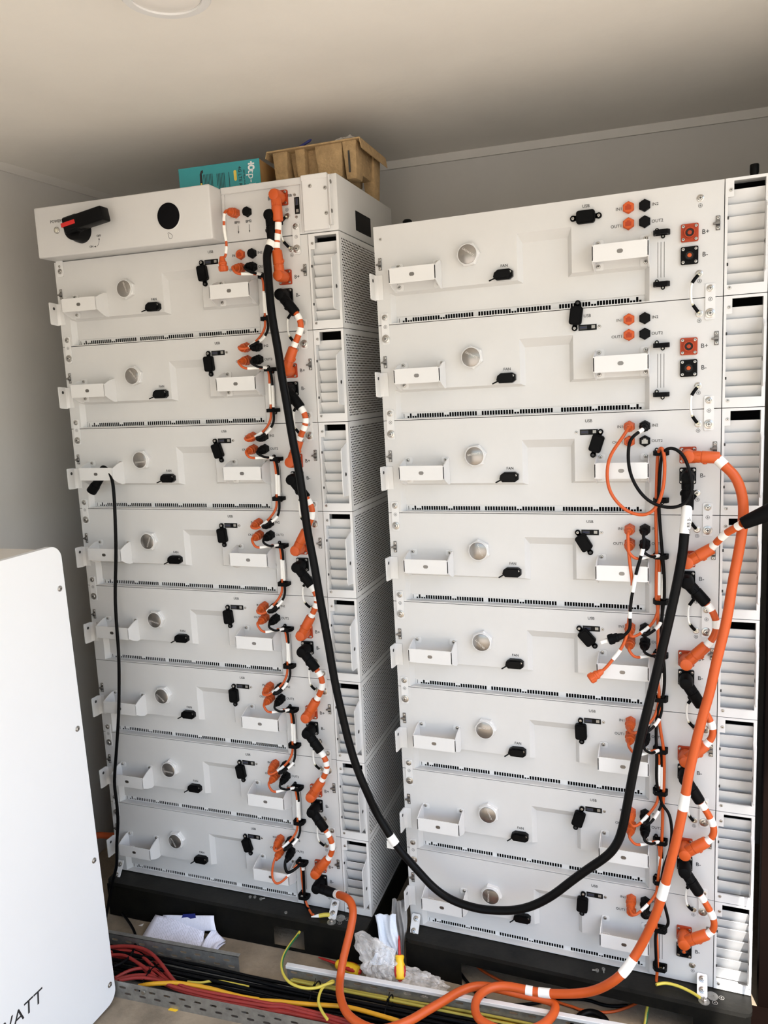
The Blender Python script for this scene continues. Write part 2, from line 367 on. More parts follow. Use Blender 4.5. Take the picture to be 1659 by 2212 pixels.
def grille_mesh():
    sl = []; p = .00633
    seqs = [(.0588, ['s', 't', 's', 's'] + ['f'] * 11 + ['s'] * 2 + ['f'] * 11), (.2465, ['f'] * 12 + ['s'] * 2 + ['f'] * 12), (.4325, ['f'] * 11 + ['s'] * 2 + ['f'] * 11 + ['s', 's', 't', 's'])]
    for x, sq in seqs:
        pp = .0065 if len(sq) == 26 else p
        for i, k in enumerate(sq): sl.append((x + i * pp, {'s': .0090, 't': .0152, 'f': .0144}[k]))
    xs = [.043]; zs = [.0032, .0044, .0090, .0144, .0152, .0182]
    for x, _ in sl: xs += [x - .0024, x + .0024]
    xs.append(.613)
    def hole(x, z):
        if z < .0044: return False
        for c, t in sl:
            if abs(x - c) < .0024: return z < t
        return False
    mb = MB(); mb.holed(xs, zs, hole, XZ, .0185, .0205); mb.box((.0475, .0178, .005), (.0485, .0187, .0145), 1); return mb.mesh('vent_grille', ['white', 'recess'], 0)
ME['grille'] = grille_mesh()
def handle_mesh():
    mb = MB(); hw = .0565
    mb.prism([(-hw, -.0165), (-hw + .004, -.0165), (-hw + .004, -.0175), (hw - .004, -.0175), (hw - .004, -.0165), (hw, -.0165), (hw, .0165), (hw - .004, .0165), (hw - .004, .0175), (-hw + .004, .0175), (-hw + .004, .0165), (-hw, .0165)], XZ, -.0505, -.0485)
    for sx in (-1, 1):
        a, b = (hw * sx, (hw - .002) * sx)
        mb.prism([(0, -.033), (-.012, -.033), (-.030, -.026), (-.0505, -.0145), (-.0505, .0145), (-.030, .024), (-.012, .0295), (0, .0295)], lambda u, v, w_: (w_, u, v), a, b)
        for z in (-.0225, .0255):
            mb.prism(rrect(min(sx * (hw - .019), sx * hw), z - .0075, max(sx * (hw - .019), sx * hw), z + .0075, .004), XZ, -.0018, -.0001)
    # slot through the grip
    mb.prism(rrect(-.0062, -.0042, .0062, .0042, .0041, 6), XZ, -.05065, -.0504, 1)
    return mb.mesh('handle', ['white', 'dark_steel'], 30)
ME['handle'] = handle_mesh()
def cap_mesh():
    mb = MB(); mb.lathe((0, 0, 0), (0, -1, 0), [(0, .0275), (.009, .0275), (.0115, .0255)], 6, 0, rot=R_(17)); mb.lathe((0, 0, 0), (0, -1, 0), [(.008, .0236), (.0155, .0236), (.0165, .0228), (.0165, .0218), (.0155, .0215)], 40)
    return mb.mesh('pressure_cap', 'white', 30)
ME['cap'] = cap_mesh()
mb = MB(); mb.lathe((0, 0, 0), (0, -1, 0), [(.010, .0214), (.0162, .0214), (.0166, .0208), (.0166, 0)], 40); ME['cap_disc'] = mb.mesh('cap_disc', 'disc')
mb = MB(); letter(mb, 'GROWATT', -.001, .005, .0062, y=-.0168); ME['cap_etch'] = mb.mesh('cap_etch', 'etch', 0)
def fan_mesh():
    mb = MB(); mb.prism([(-.023, -.004), (-.016, -.0115), (.014, -.0115), (.0215, -.006), (.0215, .0065), (.014, .0115), (-.012, .0115), (-.0205, .0055)], XZ, 0, -.011)
    mb.prism([(-.0155, -.007), (.014, -.007), (.0165, -.004), (.0165, .005), (.013, .008), (-.011, .008), (-.0155, .004)], XZ, -.011, -.0145)
    mb.tube([(-.019, -.006, -.006), (-.025, -.012, -.009), (-.031, -.016, -.012)], .0017, 6)
    mb.lathe((.0165, -.0112, .0045), (0, -1, 0), [(0, .0026), (.0012, .0022), (.0012, 0)], 10, 1)
    return mb.mesh('fan_socket', ['black', 'steel'])
ME['fan'] = fan_mesh()
def usb_cover_mesh():
    mb = MB()   # pivot at the origin, hanging down -Z
    mb.prism(rrect(-.0135, -.0465, .0135, -.0075, .0055), XZ, -.0025, -.012)
    mb.prism(rrect(-.0105, -.0435, .0105, -.0105, .004), XZ, -.012, -.014)
    for z in (0, -.054):
        mb.prism(rrect(-.0062, z - .0062, .0062, z + .0062, .006, 6), XZ, -.0015, -.0055)
        mb.lathe((0, -.0053, z), (0, -1, 0), [(0, .003), (.0006, .003), (.0009, .002)], 14, 1 if z else 0)
    mb.box((-.005, -.0055, -.0525), (.005, -.0015, -.0465)); mb.box((-.005, -.0055, -.0075), (.005, -.0015, -.002))
    return mb.mesh('usb_cover', ['rubber', 'recess'])
ME['usb_cover'] = usb_cover_mesh()
mb = MB(); mb.box((-.0195, -.0012, -.0062), (.0195, .002, .0062), 0); mb.box((-.0175, -.0016, -.004), (-.001, -.001, .004), 1); mb.box((-.0165, -.0018, -.001), (-.002, -.0014, .0015), 3); mb.box((.0085, -.0017, -.0028), (.016, -.001, .004), 2)
ME['usb_port'] = mb.mesh('usb_port', ['black', 'recess', 'galvanised', 'port_blue'], 0)
def socket_mesh(name, m, opened):
    mb = MB(); mb.lathe((0, 0, 0), (0, -1, 0), [(0, .0128), (.0055, .0128), (.0068, .0115)], 6, 0, rot=R_(30))
    mb.lathe((0, 0, 0), (0, -1, 0), [(.006, .0108), (.0095, .0108), (.0102, .010), (.0102, .0)], 20, 0)
    if opened:
        mb.prism([(-.0062, -.0055), (.0062, -.0055), (.0062, .003), (.003, .003), (.003, .0058), (-.003, .0058), (-.003, .003), (-.0062, .003)], XZ, -.0101, -.0105, 1)
    return mb.mesh(name, m, 30)
ME['so_open'] = socket_mesh('network_socket', ['orange', 'orange_deep'], True); ME['sb_cap'] = socket_mesh('network_socket_black', ['black'], False)
ME['sb_open'] = socket_mesh('network_socket_black_open', ['black', 'galvanised'], True); ME['so_cap'] = socket_mesh('network_socket_plain', ['orange'], False)
def plug_mesh(m):
    mb = MB(); mb.lathe((0, 0, 0), (0, -1, 0), [(.006, .0095), (.008, .0112), (.019, .0112), (.0195, .0098), (.0235, .0098), (.024, .0106), (.029, .0100), (.0295, .0082), (.038, .0066), (.042, .0048), (.042, 0)], 20)
    for i in range(12):
        a = 2 * math.pi * i / 12; mb.cyl((.0112 * math.cos(a), -.0085, .0112 * math.sin(a)), (.0112 * math.cos(a), -.0185, .0112 * math.sin(a)), .0009, n=5)
    return mb.mesh('plug', m)
ME['plug_o'] = plug_mesh('orange'); ME['plug_b'] = plug_mesh('rubber')
def terminal_mesh(m, plus):
    mb = MB(); mb.prism(rrect(-.017, -.0178, .017, .0178, .003), XZ, 0, -.0055)
    mb.lathe((0, 0, 0), (0, -1, 0), [(.005, .0108), (.012, .0108), (.012, .0085), (.0062, .0082), (.0062, .0)], 28, 0)
    mb.lathe((0, 0, 0), (0, -1, 0), [(.006, .0042), (.010, .0042), (.0104, .0035), (.0104, 0)], 18, 2); mb.lathe((0, 0, 0), (0, -1, 0), [(.0058, .0080), (.0066, .0080), (.0066, .0043)], 28, 1, cap=False)
    return mb.mesh('power_terminal', m)
ME['tp'] = terminal_mesh(['orange_deep', 'recess', 'orange_deep'], True); ME['tm'] = terminal_mesh(['black', 'recess', 'orange'], False)
def latch_mesh():
    mb = MB(); mb.box((-.0042, -.002, -.0142), (.0042, 0, .0142), 0, .0006); mb.box((-.0042, -.006, -.0035), (.0042, -.001, .0035), 0, .0008); mb.box((-.0095, -.0062, -.003), (-.003, -.002, .001), 0, .0006)
    mb.box((-.0038, -.0062, -.0052), (.0038, -.0012, -.0036), 1); return mb.mesh('latch', ['dark_steel', 'recess'], 30)
ME['latch'] = latch_mesh()
def ear_mesh():
    mb = MB()
    mb.prism([(-.036, .1175), (-.034, .1195), (-.006, .1185), (0, .115), (0, .061), (-.006, .058), (-.033, .060), (-.036, .062)], YZ, -.002, .0002)
    mb.prism([(.0, -.0001), (.018, -.0001), (.018, -.0022), (.006, -.003), (.002, -.006), (.0, -.010)], lambda u, v, w_: (u, v, w_), .060, .117)
    mb.cyl((-.0022, -.02, .104), (.0006, -.02, .104), .0042, n=14, m=1)
    return mb.mesh('side_ear', ['white', 'recess'], 30)
ME['ear'] = ear_mesh()
def flap_mesh():
    mb = MB(); mb.prism([(0.004, .178), (-.006, .1775), (-.036, .166), (-.040, .161), (-.040, .050), (-.036, .044), (.004, .041)], YZ, .8415, .8435)
    mb.prism([(.8, 0)] * 0 + [(.8415, -.0005), (.8495, -.0005), (.8495, -.002), (.8415, -.002)], lambda u, v, w_: (u, v, w_), .05, .17)
    mb.cyl((.8408, -.018, .0985), (.8442, -.018, .0985), .005, n=16, m=1); mb.cyl((.8404, -.018, .0985), (.8446, -.018, .0985), .0026, n=10, m=2)
    return mb.mesh('side_bracket', ['white', 'dark_steel', 'recess'], 30)
ME['flap'] = flap_mesh()
def vent_frame_mesh():
    mb = MB(); xs = [SW + G, .7735, .7845, .8425, W - G]; zs = [G, .0125, .0215, .193, .2235, H - G]
    def hole(x, z):
        if not (.7735 < x < .8425 and .0125 < z < .2235): return False
        if x < .7845 and (z > .193 or z < .0215): return False
        return z > .0215 or x > .7845
    mb.holed(xs, zs, lambda x, z: hole(x, z) and not (z < .0215), XZ, -.0012, .003)
    for a, b in (((SW + G, .003, G), (.7735, .045, H - G)), ((.8425, .003, G), (W - .003, .02, H - G)), ((SW + G, .003, G), (W - .003, .045, .004)), ((SW + G, .003, H - .004), (W - .003, .045, H - G))): mb.box(a, b)
    for z in (.062, .153): mb.box((.7728, -.0022, z - .003), (.7758, .001, z + .003), 1, .0005)
    return mb.mesh('vent_frame', ['white', 'recess'], 30)
ME['vent_frame'] = vent_frame_mesh()
mb = MB(); mb.prism([(.0100, .0398), (.0118, .0402), (.0298, .0004), (.0280, 0)], YZ, .7740, .8424); ME['slat'] = mb.mesh('slat', 'white', 30)
mb = MB(); mb.face([(W, -.001, G), (W, D, G), (W, D, H - G), (W, -.001, H - G)]); ME['side_mesh'] = mb.mesh('perforated_side', 'perforated', 0)
def clip_mesh():
    mb = MB(); mb.box((-.0165, -.0035, -.0048), (.0165, 0, .0048), 0, .0008)
    mb.prism([(-.0165, -.003), (-.012, -.003), (-.010, -.021), (.010, -.021), (.012, -.003), (.0165, -.003), (.0165, -.015), (.0115, -.024), (-.0115, -.024), (-.0165, -.015)], lambda u, v, w_: (u, v, w_), -.0046, .0046)
    for x, z in ((-.0095, .0068), (.0025, -.0068)):
        mb.lathe((x, 0, z), (0, -1, 0), [(0, .0042), (.0035, .0042), (.0035, .0022)], 14, 0); mb.lathe((x, -.003, z), (0, -1, 0), [(0, .0022), (.0008, .002), (.0008, 0)], 10, 1)
    return mb.mesh('cable_clip', ['rubber', 'steel'], 30)
ME['clip'] = clip_mesh()
def tie_mesh(wd):
    mb = MB(); mb.prism(rrect(-wd / 2, -.0455, wd / 2, .0275, .0035), XZ, -.0002, -.0024); return mb.mesh('tie_plate', 'white', 30)
ME['tie'] = tie_mesh(.0195)
def earth_sym(mb, x, z, r=.0042, y=-.0003, m=0):
    n = 20
    for i in range(n):
        a, b = 2 * math.pi * i / n, 2 * math.pi * (i + 1) / n; q = r - .0007
        mb.face([(x + r * math.cos(a), y, z + r * math.sin(a)), (x + r * math.cos(b), y, z + r * math.sin(b)), (x + q * math.cos(b), y, z + q * math.sin(b)), (x + q * math.cos(a), y, z + q * math.sin(a))], m)
    for a, b, c, d in ((-.0004, 0, .0004, .0026), (-.0022, -.0004, .0022, .0003), (-.0014, -.0014, .0014, -.0009), (-.0006, -.0023, .0006, -.0018)):
        mb.face([(x + a, y, z + b), (x + c, y, z + b), (x + c, y, z + d), (x + a, y, z + d)], m)
LETTERS = []
for s_, x, z, sz in (('USB', .4936, .2128, .0092), ('IN1', .5617, .1974, .0088), ('IN2', .6345, .1985, .0088), ('OUT1', .5560, .163, .0088), ('OUT2', .6388, .1645, .0088), ('B+', .7325, .1315, .0130), ('B-', .7318, .0868, .0130), ('FAN', .3125, .1082, .0090)):
    mb = MB(); letter(mb, s_, 0, 0, sz); LETTERS.append((mb.mesh('printed_label', 'print', 0), (x, 0, z)))
for z in (.184, .0345):
    mb = MB(); earth_sym(mb, 0, 0); LETTERS.append((mb.mesh('earth_mark', 'print', 0), (.7217, 0, z)))
mb = MB(); mb.box((-.0004, -.0004, .049), (.0004, .0001, .121)); ME['rule'] = mb.mesh('guide_line', 'print', 0)
mb = MB(); earth_sym(mb, 0, 0, y=-.0026); ME['sym'] = mb.mesh('earth_mark', 'print', 0)

ORD2 = ['first', 'second', 'third', 'fourth', 'fifth', 'sixth', 'seventh', 'eighth']
ORD = ['uppermost', 'second from top', 'third from top', 'fourth from top', 'fourth from bottom', 'third from bottom', 'second from bottom', 'lowest']
COVER = {('R', 1): None, ('R', 2): (-1, 172), ('R', 3): (1, -18), ('R', 4): (-1, 31), ('R', 5): (-1, 41), ('R', 6): (-1, 2), ('R', 7): (-1, -17), ('R', 8): (-1, -4),
         ('L', 1): (-1, 7), ('L', 2): (-1, 4), ('L', 3): (-1, 17), ('L', 4): (-1, 5), ('L', 5): (-1, 4), ('L', 6): (-1, 1), ('L', 7): (-1, 9), ('L', 8): (-1, 15)}
FEAT = {('R', 1): 'with its port cover closed', ('R', 2): 'port cover swung upward', ('R', 3): 'with looping cables', ('R', 4): 'with loose leads',
        ('R', 5): 'behind dangling plugs', ('R', 6): 'crossed by thick cable', ('R', 7): 'below crossing cable', ('R', 8): 'behind the sagging cable',
        ('L', 1): 'under the control box', ('L', 2): 'with short jumper leads', ('L', 3): 'with lead on handle', ('L', 4): 'with short jumper leads', ('L', 5): 'with short jumper leads', ('L', 6): 'with short jumper leads', ('L', 7): 'with short jumper leads', ('L', 8): 'sitting on the black base'}
CAPROT = {}
def plugs(side, k):
    if side == 'L': return {'I': k > 1, 'O': True}
    return {'I': k >= 3, 'O': 4 <= k <= 7}
MODS = {}
for side in 'LR':
    for k in range(1, 9):
        word = 'left' if side == 'L' else 'right'
        t = thing('battery_module', 'white battery module, %s of the %s stack, %s' % (ORD[k - 1], word, FEAT[(side, k)]), 'battery', 'battery modules of the two stacks', mtx=modm(side, k)); MODS[(side, k)] = t
        put('chassis', ME['chassis'], t); put('cell_core', ME['core'], t); put('sill', ME['sill'], t); put('vent_grille', ME['grille'], t)
        for cx in (.1085, .567):
            h_ = put('handle', ME['handle'], t, (cx, 0, .1055))
            for sx in (-1, 1):
                for z in (-.0215, .0265): put('screw', ME['screw'], h_, (sx * .0485, -.0018, z))
        c_ = put('pressure_cap', ME['cap'], t, (.2318, 0, .1402), (0, random.uniform(0, 1.04), 0)); ds = put('cap_disc', ME['cap_disc'], c_); put('cap_marking', ME['cap_etch'], c_, rot=(0, random.uniform(0, 6.28), 0))
        put('fan_socket', ME['fan'], t, (.3115, 0, .0884))
        cv = COVER[(side, k)]
        if cv is None:
            u = put('usb_cover', ME['usb_cover'], t, (.4665, 0, .1895), (0, R_(-90), 0))
            put('screw', ME['screw_small'], u, (0, -.0055, 0)); put('screw', ME['screw_small'], u, (0, -.0055, -.054))
        else:
            sx, ang = cv; px = .4665 if sx < 0 else .5195
            u = put('usb_cover', ME['usb_cover'], t, (px, 0, .188), (0, R_(-ang), 0)); put('screw', ME['screw_small'], u, (0, -.0055, 0))
            put('usb_port', ME['usb_port'], t, (.494, 0, .188)); put('screw', ME['screw_small'], t, (.986 - px, 0, .188))
        pl = plugs(side, k)
        for nm, x, z, col, io in (('i1', .5812, .1978, 'o', 'I'), ('i2', .6137, .1978, 'b', 'I'), ('o1', .5812, .1651, 'o', 'O'), ('o2', .6137, .1651, 'b', 'O')):
            me = ME['so_open'] if col == 'o' else (ME['sb_open'] if (side, k, nm) == ('R', 3, 'o2') else ME['sb_cap'])
            if pl[io]: me = ME['so_cap'] if col == 'o' else ME['sb_cap']
            put('network_socket', me, t, (x, 0, z))
        for me, z in (('tp', .1325), ('tm', .0873)):
            q = put('power_terminal', ME[me], t, (.7018, 0, z))
            for sx in (-1, 1):
                for sz in (-1, 1): put('screw', ME['screw_small'], q, (sx * .0122, -.0055, sz * .0128))
        for x, z, fl in ((.0132, .1427, 1), (.7555, .1458, -1)):
            q = put('latch', ME['latch'], t, (x, 0, z))
            for sz in (-1, 1): put('screw', ME['screw_small'], q, (0, -.002, sz * .0098))
        put('side_ear', ME['ear'], t); put('side_bracket', ME['flap'], t)
        vf = put('vent_frame', ME['vent_frame'], t)
        for x, z in ((.7790, .2065), (.7790, .0153)): put('screw', ME['screw_small'], vf, (x, -.0012, z))
        for i in range(7):
            put('slat', ME['slat'], vf, (0, 0, .0066 + i * .0266), (0, R_(random.uniform(-.25, .25)), 0))
        put('perforated_side', ME['side_mesh'], t)
        for z in (.1385, .0345): put('cable_clip', ME['clip'], t, (.6475, 0, z))
        for me, lc in LETTERS: put(me.name.split('.')[0], me, t, lc)
        for x in (.640, .646, .6525): put('guide_line', ME['rule'], t, (x, 0, 0))
        put('earth_screw', ME['screw_washer'], t, (.7216, 0, .1985)); put('earth_screw', ME['screw_washer'], t, (.7208, 0, .0494))
        if k < 8:
                for x in (.0188, .7427):
                    if side == 'L' and k == 5 and x < .1: continue
                    q = put('tie_plate', ME['tie'], t, (x, 0, 0)); put('screw', ME['screw_washer'], q, (0, -.0024, .018)); put('screw', ME['screw_big'], q, (0, -.0024, -.0325)); put('earth_mark', ME['sym'], q, (0, 0, -.004))
        if k == 1 and side == 'R': put('screw', ME['screw_small'], t, (.0175, 0, .1994))
# routes of the cables in metres
PATHS = {
 'black_trunk': [(-0.262,-0.050,1.820), (-0.258,-0.058,1.803), (-0.255,-0.067,1.775), (-0.250,-0.076,1.713), (-0.244,-0.085,1.651), (-0.233,-0.085,1.565), (-0.228,-0.087,1.506), (-0.218,-0.089,1.434), (-0.209,-0.091,1.352), (-0.198,-0.092,1.282), (-0.189,-0.095,1.201), (-0.183,-0.095,1.114), (-0.173,-0.096,1.050), (-0.164,-0.097,0.975), (-0.155,-0.098,0.900), (-0.146,-0.099,0.834), (-0.137,-0.099,0.749), (-0.129,-0.099,0.692), (-0.117,-0.099,0.624), (-0.104,-0.099,0.556), (-0.086,-0.098,0.488), (-0.067,-0.098,0.440), (-0.048,-0.085,0.372), (-0.024,-0.085,0.333), (-0.007,-0.085,0.303), (0.022,-0.085,0.265), (0.060,-0.086,0.227), (0.098,-0.087,0.190), (0.136,-0.088,0.168), (0.175,-0.089,0.158), (0.222,-0.090,0.155), (0.264,-0.090,0.160), (0.313,-0.090,0.171), (0.361,-0.090,0.195), (0.408,-0.090,0.233), (0.444,-0.090,0.271), (0.489,-0.089,0.316), (0.533,-0.087,0.356), (0.556,-0.086,0.392), (0.570,-0.085,0.439), (0.587,-0.085,0.545), (0.601,-0.082,0.623), (0.617,-0.079,0.700), (0.636,-0.076,0.785), (0.652,-0.073,0.862), (0.670,-0.070,0.949), (0.692,-0.060,1.067), (0.696,-0.054,1.122), (0.699,-0.048,1.143), (0.701,-0.042,1.161), (0.702,-0.036,1.182)],
 'orange_trunk': [(0.753,-0.036,1.274), (0.763,-0.039,1.268), (0.776,-0.041,1.259), (0.793,-0.044,1.241), (0.805,-0.047,1.211), (0.810,-0.049,1.177), (0.809,-0.052,1.137), (0.804,-0.055,1.096), (0.798,-0.057,1.056), (0.791,-0.060,1.014), (0.782,-0.065,0.943), (0.772,-0.067,0.892), (0.760,-0.069,0.834), (0.750,-0.071,0.776), (0.737,-0.072,0.723), (0.726,-0.074,0.672), (0.716,-0.076,0.620), (0.707,-0.078,0.571), (0.701,-0.080,0.522), (0.688,-0.085,0.443), (0.676,-0.087,0.386), (0.666,-0.090,0.338), (0.658,-0.092,0.300), (0.646,-0.095,0.251), (0.629,-0.098,0.200), (0.607,-0.100,0.147), (0.590,-0.110,0.117), (0.574,-0.125,0.095), (0.548,-0.130,0.066), (0.513,-0.124,0.031), (0.473,-0.118,0.005), (0.411,-0.112,-0.018), (0.375,-0.109,-0.026), (0.347,-0.112,-0.026), (0.312,-0.112,-0.026), (0.281,-0.117,-0.026), (0.252,-0.133,-0.026), (0.233,-0.163,-0.026), (0.231,-0.197,-0.026), (0.243,-0.226,-0.026), (0.266,-0.242,-0.026), (0.326,-0.248,-0.030), (0.383,-0.209,-0.036), (0.408,-0.164,-0.040), (0.414,-0.134,-0.040), (0.407,-0.116,-0.040), (0.381,-0.112,-0.040), (0.344,-0.113,-0.040), (0.295,-0.113,-0.040), (0.263,-0.113,-0.040), (0.231,-0.116,-0.040), (0.207,-0.126,-0.040), (0.177,-0.153,-0.040), (0.149,-0.194,-0.040), (0.117,-0.237,-0.040), (0.095,-0.269,-0.040), (0.064,-0.300,-0.040), (0.021,-0.327,-0.040), (-0.047,-0.312,-0.040), (-0.081,-0.285,-0.037), (-0.106,-0.250,-0.033), (-0.122,-0.210,-0.030), (-0.124,-0.185,-0.002), (-0.119,-0.164,0.032), (-0.116,-0.143,0.061), (-0.116,-0.122,0.087), (-0.127,-0.102,0.100), (-0.148,-0.087,0.107), (-0.172,-0.071,0.102), (-0.195,-0.056,0.092)],
 'spare_lead': [(0.742,-0.040,1.088), (0.758,-0.051,1.103), (0.772,-0.062,1.119), (0.788,-0.074,1.133), (0.802,-0.085,1.145), (0.806,-0.090,1.149), (0.852,-0.095,1.173), (0.901,-0.100,1.196)],
 'loop_orange': [(0.585,-0.075,1.346), (0.582,-0.073,1.334), (0.566,-0.071,1.321), (0.547,-0.069,1.293), (0.539,-0.067,1.260), (0.541,-0.065,1.223), (0.554,-0.063,1.195), (0.575,-0.061,1.172), (0.596,-0.059,1.162), (0.617,-0.057,1.160), (0.635,-0.055,1.171), (0.648,-0.053,1.196), (0.655,-0.051,1.232), (0.656,-0.049,1.273), (0.653,-0.047,1.297), (0.648,-0.045,1.303), (0.641,-0.014,1.289), (0.639,-0.014,1.241), (0.638,-0.014,1.196), (0.637,-0.014,1.156), (0.638,-0.014,1.098), (0.639,-0.014,1.060), (0.638,-0.014,1.011), (0.638,-0.014,0.963), (0.640,-0.014,0.952), (0.642,-0.014,0.925), (0.642,-0.014,0.883), (0.642,-0.014,0.813), (0.644,-0.014,0.737), (0.646,-0.014,0.706), (0.644,-0.014,0.675), (0.651,-0.014,0.628), (0.655,-0.014,0.597), (0.656,-0.014,0.550), (0.655,-0.014,0.492), (0.653,-0.014,0.453), (0.653,-0.014,0.431), (0.651,-0.014,0.368), (0.648,-0.014,0.318), (0.643,-0.014,0.270), (0.639,-0.014,0.222), (0.637,-0.014,0.181), (0.640,-0.014,0.127), (0.642,-0.014,0.079), (0.642,-0.014,0.030), (0.640,-0.014,0.005), (0.640,-0.020,-0.007)],
 'loop_black': [(0.616,-0.080,1.346), (0.603,-0.078,1.343), (0.590,-0.076,1.329), (0.584,-0.074,1.304), (0.584,-0.072,1.271), (0.592,-0.071,1.238), (0.612,-0.069,1.204), (0.638,-0.067,1.184), (0.669,-0.065,1.177), (0.694,-0.063,1.184), (0.707,-0.061,1.203), (0.710,-0.059,1.224), (0.706,-0.058,1.251), (0.696,-0.056,1.281), (0.683,-0.054,1.297), (0.668,-0.052,1.303), (0.655,-0.050,1.297), (0.648,-0.020,1.278), (0.645,-0.019,1.242), (0.643,-0.019,1.196), (0.644,-0.018,1.157), (0.647,-0.018,1.113), (0.651,-0.017,1.062), (0.655,-0.017,1.012), (0.655,-0.016,0.965), (0.654,-0.016,0.956), (0.649,-0.016,0.905), (0.651,-0.016,0.842), (0.656,-0.016,0.800), (0.655,-0.016,0.739), (0.644,-0.016,0.707), (0.639,-0.016,0.675), (0.638,-0.016,0.628), (0.640,-0.016,0.580), (0.639,-0.016,0.548), (0.640,-0.016,0.516), (0.647,-0.016,0.485), (0.654,-0.016,0.461), (0.668,-0.020,0.447), (0.674,-0.020,0.399), (0.668,-0.020,0.349), (0.657,-0.020,0.314), (0.652,-0.020,0.283), (0.650,-0.020,0.249), (0.659,-0.020,0.204), (0.666,-0.020,0.175), (0.665,-0.020,0.156), (0.652,-0.020,0.144), (0.640,-0.020,0.137), (0.637,-0.020,0.117), (0.638,-0.020,0.083), (0.640,-0.020,0.038)],
 'drop_orange': [(0.583,-0.055,1.123), (0.581,-0.054,1.111), (0.582,-0.052,1.076), (0.586,-0.051,1.033), (0.590,-0.050,0.995), (0.582,-0.050,0.926), (0.580,-0.053,0.903), (0.575,-0.057,0.877), (0.562,-0.060,0.848), (0.548,-0.063,0.830), (0.534,-0.067,0.811), (0.521,-0.070,0.799)],
 'drop_orange_plug': [(0.521,-0.070,0.799), (0.498,-0.080,0.784)],
 'drop_black': [(0.615,-0.055,1.123), (0.616,-0.055,1.109), (0.614,-0.055,1.092), (0.606,-0.055,1.060), (0.598,-0.055,1.031), (0.591,-0.055,0.990), (0.587,-0.055,0.967), (0.584,-0.056,0.931), (0.585,-0.057,0.914), (0.583,-0.058,0.899), (0.573,-0.059,0.887), (0.566,-0.060,0.884)],
 'drop_black_plug': [(0.566,-0.060,0.884), (0.538,-0.065,0.875)],
 'hung_lead': [(-0.834,-0.070,1.274), (-0.822,-0.075,1.287), (-0.802,-0.081,1.283), (-0.784,-0.086,1.260), (-0.776,-0.092,1.227), (-0.775,-0.098,1.162), (-0.785,-0.099,1.055), (-0.798,-0.100,0.970), (-0.807,-0.101,0.902), (-0.812,-0.102,0.815), (-0.815,-0.102,0.745), (-0.828,-0.103,0.638), (-0.842,-0.104,0.547), (-0.864,-0.106,0.435), (-0.883,-0.107,0.345), (-0.879,-0.110,0.294), (-0.880,-0.113,0.219), (-0.894,-0.117,0.142), (-0.898,-0.119,0.081), (-0.917,-0.123,0.033), (-0.930,-0.127,-0.015), (-0.952,-0.133,-0.091), (-0.956,-0.143,-0.119)],
 'hung_plug': [(-0.842,-0.071,1.248), (-0.871,-0.077,1.214)],
 'floor_lead': [(-0.909,-0.110,-0.090), (-0.888,-0.124,-0.085), (-0.821,-0.167,-0.080), (-0.773,-0.211,-0.075), (-0.746,-0.258,-0.070), (-0.739,-0.300,-0.065), (-0.751,-0.328,-0.060)],
 'earth_left': [(-0.305,-0.084,-0.034), (-0.306,-0.102,-0.035), (-0.304,-0.135,-0.030), (-0.303,-0.177,-0.031), (-0.291,-0.215,-0.032), (-0.266,-0.246,-0.033), (-0.236,-0.263,-0.034), (-0.199,-0.265,-0.035), (-0.169,-0.254,-0.036), (-0.151,-0.235,-0.037), (-0.136,-0.221,-0.039), (-0.143,-0.217,-0.040), (-0.155,-0.236,-0.041), (-0.157,-0.256,-0.042), (-0.149,-0.285,-0.043), (-0.128,-0.309,-0.044), (-0.104,-0.327,-0.045)],
 'earth_right': [(0.640,-0.040,0.008), (0.661,-0.027,0.007), (0.690,-0.028,0.007), (0.719,-0.037,0.006), (0.738,-0.049,0.006)],
 'earth_lug': [(-0.252,-0.060,0.010), (-0.239,-0.055,0.012), (-0.226,-0.048,0.010)],
 'earth_rightfloor': [(0.624,-0.050,-0.027), (0.619,-0.033,-0.070), (0.615,-0.054,-0.095), (0.612,-0.094,-0.095)],
 'thin_orange': [(0.165,0.022,-0.098), (0.192,0.003,-0.098), (0.231,-0.013,-0.098), (0.267,-0.023,-0.098), (0.326,-0.031,-0.098), (0.408,-0.047,-0.098), (0.446,-0.050,-0.098), (0.464,-0.054,-0.098), (0.524,-0.043,-0.098), (0.568,-0.014,-0.098), (0.608,0.027,-0.098)],
 'thin_black': [(0.145,-0.027,-0.097), (0.172,-0.054,-0.097), (0.215,-0.088,-0.097), (0.257,-0.097,-0.097), (0.305,-0.090,-0.097), (0.359,-0.064,-0.097), (0.387,-0.042,-0.097), (0.424,-0.030,-0.097), (0.475,-0.017,-0.097), (0.523,-0.023,-0.097), (0.571,-0.006,-0.097)],
 'black_coil': [(0.453,-0.116,-0.090), (0.465,-0.088,-0.085), (0.488,-0.068,-0.085), (0.516,-0.073,-0.085), (0.530,-0.091,-0.090), (0.511,-0.133,-0.090), (0.475,-0.144,-0.090), (0.454,-0.124,-0.082)],
 'yellow_tray': [(-0.650,-0.353,-0.075), (-0.611,-0.351,-0.060), (-0.579,-0.337,-0.061), (-0.545,-0.325,-0.061), (-0.507,-0.319,-0.062), (-0.453,-0.313,-0.063), (-0.402,-0.312,-0.064), (-0.352,-0.311,-0.064), (-0.313,-0.305,-0.065), (-0.308,-0.307,-0.065), (-0.266,-0.295,-0.066), (-0.194,-0.281,-0.066), (-0.124,-0.263,-0.067), (-0.082,-0.254,-0.068), (-0.037,-0.252,-0.069), (0.008,-0.253,-0.069), (0.053,-0.254,-0.070), (0.100,-0.256,-0.075)],
